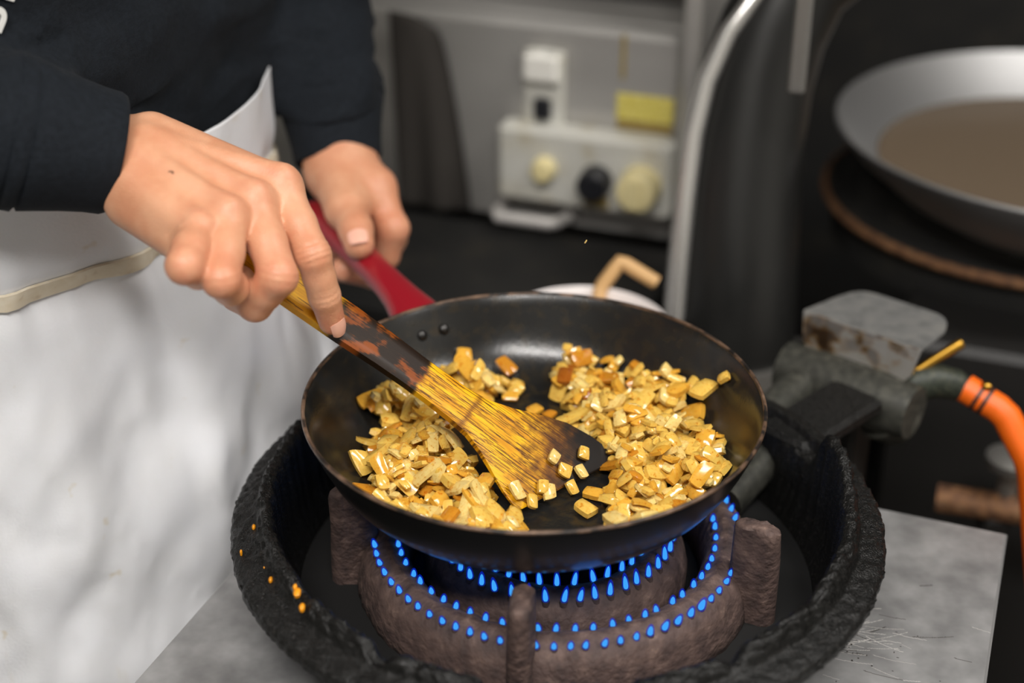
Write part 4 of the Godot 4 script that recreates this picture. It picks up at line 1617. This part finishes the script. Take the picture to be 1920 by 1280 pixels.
func nail(at: Vector3, along: Vector3, out: Vector3, r: float, w: float, l: float, parent: Node3D) -> void:
	var d := along.normalized()
	var n := (out - d * out.dot(d)).normalized()
	var s := d.cross(n)
	var g := Geo.new()
	var rows := []
	for layer in [0.0, 1.0]:
		for i in 9:
			var row := PackedVector3Array()
			for j in 11:
				var t: float = i / 8.0 if layer == 0.0 else 1.0 - i / 8.0
				var x := j / 10.0 * 2.0 - 1.0
				var ends := 1.0 - 0.25 * pow(absf(x), 3.0)
				var a := x * w / r
				var lift := (0.0004 if layer == 0.0 else -0.0012) - 0.0012 * pow(t, 3.0) + 0.0002 * t
				row.append(at + d * ((t - 0.45) * l * ends) + (n * cos(a) + s * sin(a)) * (r + lift))
			rows.append(row)
	g.skin(rows, false, true)
	g.orient(0)
	part("fingernail", g.commit(60.0), M.nail, parent)


func build_person() -> void:
	skin_noise = noise(22.0, 3, 33)
	var sk := mat("skin", Color.WHITE, 0.46)
	sk.vertex_color_use_as_albedo = true
	sk.subsurf_scatter_enabled = true
	sk.subsurf_scatter_strength = 0.05
	bump(tri(sk, 22.0), relief("pores", 0.07, 3, 41), 0.02)
	var nm := mat("nail", rgb(236, 180, 158), 0.25)
	nm.clearcoat_enabled = true
	nm.clearcoat = 0.3
	var at := kit(BODY_C.x, FLOOR_Y, BODY_C.y)
	var who := thing("person", "cook in dark sweatshirt and white apron, holding the turner and the pan's red handle", "person", at)

	var g := Geo.new()
	# ---- right hand, back towards us, over the turner's handle
	var W := Vector3(-0.2308, 0.2626, -0.0257)
	var FA := Vector3(-0.3103, 0.2890, -0.0093)
	var mI := Vector3(-0.1357, 0.2453, -0.0162)
	var mM := Vector3(-0.1474, 0.2433, 0.0020)
	var mR := Vector3(-0.1587, 0.2421, 0.0186)
	var mP := Vector3(-0.1718, 0.2409, 0.0318)
	var cI := Vector3(-0.2071, 0.2660, -0.0367)
	var cM := Vector3(-0.2088, 0.2614, -0.0250)
	var cR := Vector3(-0.2091, 0.2577, -0.0128)
	var cP := Vector3(-0.2091, 0.2536, -0.0014)
	var I := [mI, Vector3(-0.1167, 0.2206, 0.0155), Vector3(-0.1126, 0.1958, 0.0131), Vector3(-0.1102, 0.1773, 0.0078)]
	var Mi := [mM, Vector3(-0.1322, 0.2182, 0.0361), Vector3(-0.1470, 0.1984, 0.0287), Vector3(-0.1608, 0.1928, 0.0090)]
	var Ri := [mR, Vector3(-0.1576, 0.2263, 0.0557), Vector3(-0.1563, 0.2143, 0.0417), Vector3(-0.1556, 0.2066, 0.0163)]
	var Pi := [mP, Vector3(-0.1735, 0.2365, 0.0615), Vector3(-0.1701, 0.2267, 0.0486), Vector3(-0.1680, 0.2179, 0.0261)]
	var T := [Vector3(-0.1975, 0.2452, -0.0424), Vector3(-0.1713, 0.2185, -0.0472), Vector3(-0.1450, 0.1970, -0.0400), Vector3(-0.1302, 0.1847, -0.0310)]
	var dors := (mI - mP).cross(mM - cM).normalized()
	if dors.y < 0.0:
		dors = -dors
	skin_red = [[mI + dors * 0.01, 0.011, 0.25], [mM + dors * 0.01, 0.010, 0.3], [mR + dors * 0.01, 0.010, 0.3], [mP + dors * 0.01, 0.010, 0.32], [I[1], 0.013, 0.3], [Mi[1], 0.015, 0.5], [Ri[1], 0.015, 0.45], [Pi[1], 0.016, 0.45], [I[3], 0.014, 0.75], [Mi[3], 0.016, 0.6], [Mi[2], 0.012, 0.4]]
	mole = [Vector3(-0.1506, 0.3255, 0.1587), Vector3(-0.1944, 0.2536, -0.0185)]
	var fl := Field.new(Vector3(-0.300, 0.140, -0.085), Vector3(-0.082, 0.318, 0.105), 0.0013, 0.0006)
	# palm, wrist and the roots of the fingers
	fl.group(0.0024)
	fl.cap(FA, W, 0.0250, 0.0228, dors, 1.2)
	fl.cap(W, (cM + cR) / 2, 0.0228, 0.0222, dors, 1.3)
	var pairs := [[cI, mI, 0.0138, 0.0108], [cM, mM, 0.0138, 0.0110], [cR, mR, 0.0134, 0.0105], [cP, mP, 0.0130, 0.0098]]
	for q in pairs:
		fl.cap(q[0], q[1], q[2], q[3])
		fl.cap(q[0] - dors * 0.010, q[1] - dors * 0.008, q[2] + 0.001, q[3] - 0.001)
	fl.cap(cP - dors * 0.010, mP - dors * 0.010 + (mP - mR) * 0.1, 0.0165, 0.0112)
	fl.cap(cI - dors * 0.014, T[0], 0.015, 0.016)
	fl.cap(T[0], T[1], 0.017, 0.0135)
	# knuckle heads
	for q in [[mI, 0.0052], [mM, 0.0054], [mR, 0.0052], [mP, 0.0048]]:
		fl.cap(q[0] + dors * 0.0068, q[0] + dors * 0.0068 + dors.cross(Vector3.RIGHT) * 0.0001, q[1], q[1])
	# ulna bump at the wrist and tendons
	fl.cap(W + dors * 0.0135 + (cI - cP).normalized() * 0.006, W + dors * 0.0135 + (cI - cP).normalized() * 0.007, 0.006, 0.006)
	for q in [[cM + dors * 0.0122, mI + dors * 0.0100], [cM + dors * 0.0124, mM + dors * 0.0104], [cR + dors * 0.0118, mR + dors * 0.0098]]:
		fl.cap(q[0], q[1], 0.0020, 0.0026)
	for q in [[I, 0.0098, 0.009], [Mi, 0.0098, 0.009], [Ri, 0.0092, 0.0085], [Pi, 0.0085, 0.0078]]:
		fl.cap(q[0][0], q[0][0].lerp(q[0][1], 0.16), q[1], q[2])
	fl.done()
	finger(fl, [I[0], I[0].lerp(I[1], 0.55), I[1], I[1].lerp(I[2], 0.55), I[2], I[3]], [0.0105, 0.0094, 0.0093, 0.0084, 0.0083, 0.0074])
	finger(fl, [Mi[0], Mi[0].lerp(Mi[1], 0.55), Mi[1], Mi[1].lerp(Mi[2], 0.55), Mi[2], Mi[3]], [0.0108, 0.0101, 0.0099, 0.0090, 0.0089, 0.0080])
	finger(fl, [Ri[0], Ri[0].lerp(Ri[1], 0.55), Ri[1], Ri[2], Ri[3]], [0.0104, 0.0100, 0.0094, 0.0087, 0.0076])
	finger(fl, [Pi[0], Pi[0].lerp(Pi[1], 0.55), Pi[1], Pi[2], Pi[3]], [0.0102, 0.0098, 0.0091, 0.0083, 0.0070])
	finger(fl, [T[0], T[1], T[2], T[3]], [0.0145, 0.0125, 0.0108, 0.0090])
	fl.mesh_into(g, skin_color)
	mole = []
	var list := []
	for q in [[I[0], I[1], I[2], [-0.0045, -0.0012, 0.0018, 0.0048], 0.0007], [Mi[0], Mi[1], Mi[2], [-0.004, 0.0, 0.004], 0.0004], [Ri[0], Ri[1], Ri[2], [-0.004, 0.0], 0.0003], [I[1], I[2], I[3], [-0.002, 0.0012], 0.0005]]:
		var ax: Vector3 = ((q[1] - q[0]).normalized() + (q[2] - q[1]).normalized()).normalized()
		var outward: Vector3 = ((q[1] - q[0]).normalized() - (q[2] - q[1]).normalized()).normalized()
		list.append([q[1], ax, (outward + dors).normalized(), 0.014, q[3], q[4]])
	list.append([W + (cR - W) * 0.35, (cM - W).normalized(), (dors * 0.4 + (cP - cI).normalized()).normalized(), 0.032, [-0.006, -0.001, 0.006], 0.0008])
	list.append([mP + (mP - mR) * 0.5, (Pi[1] - mP).normalized(), ((mP - mR).normalized() + dors * 0.3).normalized(), 0.013, [-0.002, 0.002, 0.006], 0.0008])
	wrinkle(g, 0, list)
	var n_right := g.v.size()

	# ---- left hand, thumb on top of the red handle
	var lW := Vector3(-0.1331, 0.1583, -0.2593)
	var lE := Vector3(-0.167, 0.364, -0.40)
	var lT := [Vector3(-0.1339, 0.1538, -0.2351), Vector3(-0.1250, 0.1488, -0.2096), Vector3(-0.1169, 0.1441, -0.1865), Vector3(-0.1138, 0.1394, -0.1737)]
	var lI := [Vector3(-0.1083, 0.1522, -0.2388), Vector3(-0.0941, 0.1315, -0.2161), Vector3(-0.1001, 0.1104, -0.2160), Vector3(-0.1123, 0.0956, -0.2193)]
	var lM := [Vector3(-0.1150, 0.1433, -0.2602), Vector3(-0.0977, 0.1135, -0.2405), Vector3(-0.1085, 0.0928, -0.2224), Vector3(-0.1284, 0.1066, -0.2025)]
	var lR := [Vector3(-0.1252, 0.1374, -0.2763), Vector3(-0.1114, 0.1043, -0.2651), Vector3(-0.1276, 0.0908, -0.2440), Vector3(-0.1451, 0.1182, -0.2294)]
	var lP := [Vector3(-0.1356, 0.1330, -0.2888), Vector3(-0.1291, 0.1012, -0.2862), Vector3(-0.1434, 0.0946, -0.2677), Vector3(-0.1537, 0.1169, -0.2514)]
	skin_red = [[lT[3], 0.016, 0.5], [lT[2], 0.014, 0.3], [lI[1], 0.016, 0.5], [lI[2], 0.014, 0.4], [lM[3], 0.02, 0.7], [lR[3], 0.02, 0.8], [lW, 0.03, 0.25], [lI[0], 0.018, 0.3]]
	fl = Field.new(Vector3(-0.20, 0.055, -0.335), Vector3(-0.045, 0.235, -0.135), 0.0020, 0.0010)
	fl.group(0.0030)
	var fa := lW + (lE - lW).normalized() * 0.07
	fl.cap(fa, lW, 0.025, 0.0225)
	fl.cap(lW, lT[1], 0.0220, 0.0150)
	fl.cap(lW, lI[0], 0.0225, 0.0150)
	fl.cap(lW, lM[0], 0.0225, 0.0135)
	fl.cap(lW, lR[0], 0.0215, 0.0130)
	fl.cap(lW, lP[0], 0.0205, 0.0120)
	fl.cap(lT[1], lI[0].lerp(lI[1], 0.25), 0.0105, 0.0085)
	for q in [lI, lM, lR, lP]:
		fl.cap(q[0], q[0].lerp(q[1], 0.4), 0.0122, 0.0105)
	fl.done()
	finger(fl, [lT[0], lT[1], lT[1].lerp(lT[2], 0.6), lT[2], lT[3]], [0.0150, 0.0130, 0.0112, 0.0116, 0.0104])
	finger(fl, [lI[0], lI[0].lerp(lI[1], 0.5), lI[1], lI[2], lI[3]], [0.0125, 0.0108, 0.0108, 0.0092, 0.0085])
	finger(fl, lM, [0.0118, 0.0105, 0.0098, 0.0088])
	finger(fl, lR, [0.0112, 0.0102, 0.0094, 0.0084])
	finger(fl, lP, [0.0100, 0.0092, 0.0085, 0.0076])
	fl.mesh_into(g, skin_color)
	list = []
	for q in [[lT[1], lT[2], lT[3], [-0.005, -0.001, 0.003], 0.0005], [lI[0], lI[1], lI[2], [-0.003, 0.001, 0.005], 0.0006]]:
		var ax: Vector3 = ((q[1] - q[0]).normalized() + (q[2] - q[1]).normalized()).normalized()
		list.append([q[1], ax, Vector3(0.1, 0.45, 0.88), 0.015, q[3], q[4]])
	wrinkle(g, n_right, list)

	# ---- arms, trunk, neck, head and legs under the clothes
	skin_red = []
	var rE := Vector3(-0.4192, 0.3365, 0.0331)
	var C := func(du: float, y: float, dv: float) -> Vector3: return kit(BODY_C.x + du, y, BODY_C.y + dv)
	var rS: Vector3 = C.call(-0.02, 0.53, 0.175)
	var lS: Vector3 = C.call(-0.02, 0.53, -0.175)
	fl = Field.new(Vector3(-0.80, FLOOR_Y - 0.01, -0.62), Vector3(-0.05, 0.93, 0.22), 0.013, 0.008)
	fl.group(0.012)
	fl.cap(rS, rE, 0.042, 0.032)
	fl.cap(rE, FA, 0.030, 0.020)
	fl.cap(lS, lE, 0.042, 0.032)
	fl.cap(lE, fa, 0.030, 0.020)
	for q in [[0.53, 0.14, 0.055], [0.46, 0.10, 0.085], [0.36, 0.085, 0.09], [0.24, 0.075, 0.085], [0.12, 0.08, 0.085], [0.04, 0.08, 0.085]]:
		fl.cap(C.call(-0.01, q[0], -q[1]), C.call(-0.01, q[0], q[1]), q[2], q[2])
	for s in [-1.0, 1.0]:
		fl.cap(C.call(-0.01, 0.02, 0.085 * s), C.call(0.01, -0.40, 0.09 * s), 0.075, 0.05)
		fl.cap(C.call(0.01, -0.40, 0.09 * s), C.call(-0.02, -0.78, 0.09 * s), 0.05, 0.035)
	fl.cap(C.call(-0.015, 0.55, 0), C.call(0.01, 0.68, 0), 0.055, 0.052)
	fl.cap(C.call(0.0, 0.80, 0), C.call(0.03, 0.80, 0), 0.082, 0.078)
	fl.cap(C.call(0.045, 0.72, 0), C.call(0.055, 0.70, 0), 0.05, 0.036)
	fl.cap(C.call(0.108, 0.785, 0), C.call(0.118, 0.752, 0), 0.009, 0.013)
	for s in [-1.0, 1.0]:
		fl.cap(C.call(0.005, 0.79, 0.080 * s), C.call(0.005, 0.755, 0.078 * s), 0.014, 0.010)
	fl.done()
	fl.mesh_into(g, skin_color)
	part("body", g.commit(-1.0, true, true), sk, who, "bare hands")
	var tipI: Vector3 = I[3]
	nail(tipI + (I[3] - I[2]).normalized() * 0.001, I[3] - I[2], Vector3(0.50, 0.42, 0.76), 0.0073, 0.0050, 0.0112, who)
	nail(lT[3] + (lT[3] - lT[2]).normalized() * 0.002, lT[3] - lT[2], Vector3(0.10, 0.55, 0.83), 0.0105, 0.0068, 0.0120, who)

	# ---- hair (above the picture)
	var hm := mat("hair", rgb(28, 24, 22), 0.5)
	fl = Field.new(C.call(0.03, 0.72, 0) - Vector3(0.2, 0, 0.2), C.call(0.0, 0.92, 0) + Vector3(0.2, 0.02, 0.2), 0.01, 0.006)
	fl.group(0.008)
	fl.cap(C.call(-0.012, 0.825, 0), C.call(0.018, 0.835, 0), 0.086, 0.078)
	fl.done()
	var hg := Geo.new()
	fl.mesh_into(hg, func(_p): return Color.WHITE)
	part("hair", hg.commit(-1.0), hm, who)

	build_clothes(who, C, W, rE, rS, lW, lE, lS)


func build_clothes(who: Node3D, C: Callable, W: Vector3, rE: Vector3, rS: Vector3, lW: Vector3, lE: Vector3, lS: Vector3) -> void:
	var navy := mat("sweat_cloth", Color.WHITE, 0.85)
	navy.albedo_texture = coloured("cloth_tone", 0.05, 4, 91, [[0.0, rgb(19, 22, 26)], [0.5, rgb(24, 28, 33)], [1.0, rgb(31, 35, 41)]])
	bump(tri(navy, 9.0), relief("weave", 0.14, 3, 92), 0.03)
	navy.metallic_specular = 0.25
	navy.rim_enabled = true
	navy.rim = 0.04
	navy.rim_tint = 0.6
	var rd := (rE - W).normalized()
	var ld := (lE - lW).normalized()
	var rc := Vector3(-0.2254, 0.2621, -0.0231)           # opening of the right cuff
	var lc := Vector3(-0.1360, 0.1618, -0.2668)
	var fl := Field.new(Vector3(-0.80, 0.10, -0.62), Vector3(-0.04, 0.66, 0.24), 0.0065, 0.004)
	fl.group(0.012)
	fl.cap(rc + rd * 0.052, rE, 0.0385, 0.0470)
	fl.cap(rS, rE, 0.060, 0.047)
	fl.cap(lc + ld * 0.045, lE, 0.0350, 0.046)
	fl.cap(lS, lE, 0.060, 0.046)
	for q in [[0.545, 0.13, 0.068], [0.46, 0.10, 0.108], [0.37, 0.090, 0.113], [0.28, 0.080, 0.112], [0.22, 0.076, 0.102], [0.17, 0.072, 0.092]]:
		fl.cap(C.call(0.018, q[0], -q[1]), C.call(0.018, q[0], q[1]), q[2], q[2])
	fl.cap(C.call(-0.01, 0.56, 0), C.call(0.0, 0.60, 0), 0.075, 0.066)
	# folds: soft ridges across the belly and in the elbow bends
	for q in [[Vector3(-0.3369, 0.2460, -0.2536), Vector3(-0.2188, 0.2629, -0.3311)], [Vector3(-0.2645, 0.2335, -0.2296), Vector3(-0.1979, 0.2423, -0.3085)], [Vector3(-0.2294, 0.2463, -0.2765), Vector3(-0.1906, 0.2368, -0.2827)], [Vector3(-0.3622, 0.2322, -0.2119), Vector3(-0.2908, 0.2412, -0.2396)]]:
		fl.cap(q[0], q[1], 0.006, 0.004)
	fl.done()
	var g := Geo.new()
	fl.mesh_into(g, func(_p): return Color.WHITE)
	var fold := noise(9.0, 3, 14)
	for i in g.v.size():
		var p := g.v[i]
		var q := p * Vector3(0.8, 2.2, 0.8)
		g.v[i] += Vector3(fold.get_noise_3dv(q), fold.get_noise_3dv(q + Vector3(5, 5, 5)), fold.get_noise_3dv(q + Vector3(9, 1, 5))) * 0.012
	var shirt := part("sweatshirt", g.commit(-1.0), navy, who, "dark navy sweatshirt")
	# white printed letters on the chest, mostly out of the picture
	var ink := mat("print_ink", rgb(214, 214, 210), 0.7)
	var ca := Vector3(-0.1851, 0.4128, 0.2250)
	var cb := Vector3(-0.4961, 0.1611, -0.6629)
	var best := -1
	var near := 1e9
	for i in g.v.size():
		var on := Geometry3D.get_closest_point_to_segment(g.v[i], ca, cb)
		if on.distance_to(g.v[i]) < 0.006 and on.distance_to(ca) < near:
			near = on.distance_to(ca)
			best = i
	if best >= 0:
		var tm := TextMesh.new()
		tm.text = "BV"
		var font := SystemFont.new()
		font.font_names = PackedStringArray(["Droid Sans"])
		font.font_weight = 700
		tm.font = font
		tm.font_size = 40
		tm.pixel_size = 0.0006
		tm.depth = 0.0012
		var face := (kit(1, 0, 0.15) + Vector3(0, 0.1, 0)).normalized()
		var across := Vector3.UP.cross(face).normalized()
		var b := Basis(across, face.cross(across), face) * Basis(Vector3.BACK, 0.8)
		var o := part("print", tm, ink, shirt, "white printed lettering")
		o.transform = Transform3D(b, g.v[best] + face * 0.002 - shirt.global_position)
	# cuffs: double knit bands
	for q in [[rc, rd, 0.0325, 0.0405, 0.056, 0.031], [lc, ld, 0.0295, 0.0375, 0.055, 0.0285]]:
		var o: Vector3 = q[0]
		var ax: Vector3 = q[1]
		var sx := ax.cross(Vector3.UP).normalized()
		var sy := sx.cross(ax).normalized()
		var rows := []
		var prof := [[0.030, q[2] - 0.0042], [0.002, q[2] - 0.0030], [-0.001, q[2] - 0.0015], [-0.001, q[2]], [0.0015, q[2] + 0.0012], [0.010, q[2] + 0.0018], [0.022, lerpf(q[2], q[3], 0.45)], [0.036, lerpf(q[2], q[3], 0.8)], [q[4] - 0.013, q[3]], [q[4] - 0.0115, q[3] - 0.0022], [q[4] - 0.0095, q[3] + 0.0010], [q[4] - 0.004, q[3] + 0.0010], [q[4] - 0.002, q[3] - 0.0020], [q[4], q[3] + 0.0012], [q[4] + 0.012, q[3] - 0.002], [q[4] + 0.016, q[3] - 0.012]]
		for e in prof:
			var row := PackedVector3Array()
			for j in 72:
				var a := TAU * j / 72
				var rr: float = e[1] * (1.0 + 0.012 * sin(a * 3.0 + e[0] * 40.0) + 0.006 * sin(a * 7.0 - e[0] * 70.0))
				row.append(o + ax * e[0] + (sx * cos(a) * 1.02 + sy * sin(a) * 0.98) * rr)
			rows.append(row)
		g = Geo.new()
		g.skin(rows, true)
		part("cuff", g.commit(-1.0, false), navy, who)

	# ---- trousers
	var tr := mat("trouser_cloth", rgb(40, 40, 44), 0.85)
	fl = Field.new(C.call(0, FLOOR_Y, 0) - Vector3(0.3, -0.02, 0.3), C.call(0, 0.2, 0) + Vector3(0.3, 0, 0.3), 0.012, 0.008)
	fl.group(0.012)
	for q in [[0.13, 0.078, 0.090], [0.06, 0.078, 0.094], [0.0, 0.078, 0.094]]:
		fl.cap(C.call(-0.01, q[0], -q[1]), C.call(-0.01, q[0], q[1]), q[2], q[2])
	for s in [-1.0, 1.0]:
		fl.cap(C.call(-0.01, 0.02, 0.09 * s), C.call(0.01, -0.40, 0.095 * s), 0.092, 0.07)
		fl.cap(C.call(0.01, -0.40, 0.095 * s), C.call(-0.02, -0.76, 0.095 * s), 0.07, 0.058)
	fl.done()
	g = Geo.new()
	fl.mesh_into(g, func(_p): return Color.WHITE)
	part("trousers", g.commit(-1.0), tr, who)
	for s in [-1.0, 1.0]:
		g = Geo.new()
		var f0: Vector3 = C.call(-0.06, FLOOR_Y + 0.045, 0.095 * s)
		var f1: Vector3 = C.call(0.13, FLOOR_Y + 0.035, 0.10 * s)
		g.tube([f0, f0.lerp(f1, 0.1), f0.lerp(f1, 0.45), f0.lerp(f1, 0.8), f0.lerp(f1, 0.95), f1], [0.02, 0.042, 0.044, 0.042, 0.034, 0.012], 16, true, Vector3.UP, Vector2(1.0, 0.9))
		part("shoe", g.commit(-1.0), M.black_paint, who)

	# ---- apron: a cloth wrapped round the front, gathered by its tape
	var cloth := mat("apron_cloth", Color.WHITE, 0.7)
	cloth.albedo_texture = coloured("apron_tone", 0.01, 4, 93, [[0.0, rgb(200, 188, 164)], [0.07, rgb(216, 217, 219)], [1.0, rgb(224, 226, 231)]])
	cloth.backlight_enabled = true
	cloth.backlight = Color(0.12, 0.12, 0.12)
	bump(tri(cloth, 5.0), relief("linen", 0.16, 2, 94), 0.012)
	var wave := noise(6.0, 3, 19)
	var top := 0.232
	var tie := 0.168
	var hem := -0.52
	var rows := []
	var nv := 130
	var nh := 150
	for layer in [0, 1]:
		for i in nv + 1:
			var f: float = i / float(nv) if layer == 0 else 1.0 - i / float(nv)
			var y := lerpf(top, hem, pow(f, 1.25))
			var row := PackedVector3Array()
			for j in nh + 1:
				var a := lerpf(-1.95, 1.95, j / float(nh))
				row.append(apron_point(a, y, tie, wave, C) - (C.call(cos(a), 0, sin(a)) - C.call(0, 0, 0)).normalized() * (0.0012 * layer))
			rows.append(row)
	g = Geo.new()
	g.skin(rows, false, true)
	var ap := part("apron", g.commit(-1.0), cloth, who, "white cotton apron")
	# tape round the waist
	var tape := mat("apron_tape", Color.WHITE, 0.75)
	tape.albedo_texture = coloured("tape_tone", 0.02, 4, 95, [[0.0, rgb(150, 118, 84)], [0.25, rgb(206, 192, 166)], [1.0, rgb(226, 218, 200)]])
	tri(tape, 7.0)
	rows = []
	for e in [[0.0055, 0.0006], [0.0050, 0.0030], [0.0, 0.0036], [-0.0050, 0.0030], [-0.0055, 0.0006], [0.0, -0.0006]]:
		var row := PackedVector3Array()
		for j in 121:
			var a := lerpf(-2.4, 2.4, j / 120.0)
			var y: float = tie + e[0] + 0.004 * sin(a * 2.0 + 0.4)
			row.append(apron_point(a, y, tie, wave, C) + (C.call(cos(a), 0, sin(a)) - C.call(0, 0, 0)).normalized() * e[1])
		rows.append(row)
	g = Geo.new()
	g.skin(rows, false, true)
	part("waist_tape", g.commit(50.0), tape, ap, "cream tape tied round the waist")


func apron_point(a: float, y: float, tie: float, wave: FastNoiseLite, C: Callable) -> Vector3:
	var below := maxf(0.0, tie - y)
	var above := maxf(0.0, y - tie)
	var pinch := exp(-pow((y - tie) / 0.012, 2.0))
	var ru := 0.142 + 0.04 * smoothstep(0.0, 0.25, below) + above * 0.05
	var rv := 0.198 + 0.025 * smoothstep(0.0, 0.25, below)
	var gather := sin(a * 17.0 + 2.0 * wave.get_noise_1d(a * 0.5)) * 0.0045 * exp(-below / 0.03) * (1.0 if y < tie else exp(-above / 0.015))
	var big := wave.get_noise_2d(a * 0.22 + 2.0, y * 0.9 + a * 0.12) * 0.017 * smoothstep(0.0, 0.12, below + above * 0.5)
	big -= (1.0 - absf(wave.get_noise_2d(a * 0.35 + 7.0, y * 1.1 - a * 0.25)) * 6.0) * 0.0018 * smoothstep(0.03, 0.15, below) if absf(wave.get_noise_2d(a * 0.35 + 7.0, y * 1.1 - a * 0.25)) < 0.1667 else 0.0
	var crease := -0.010 * exp(-pow((a - (-0.55 + below * 0.9)) / 0.07, 2.0)) * smoothstep(0.02, 0.10, below)
	var d := gather + big + crease - 0.006 * pinch
	return C.call((ru + d) * cos(a) + 0.012 + 0.025 * smoothstep(0.0, 0.3, below), y, (rv + d) * sin(a))
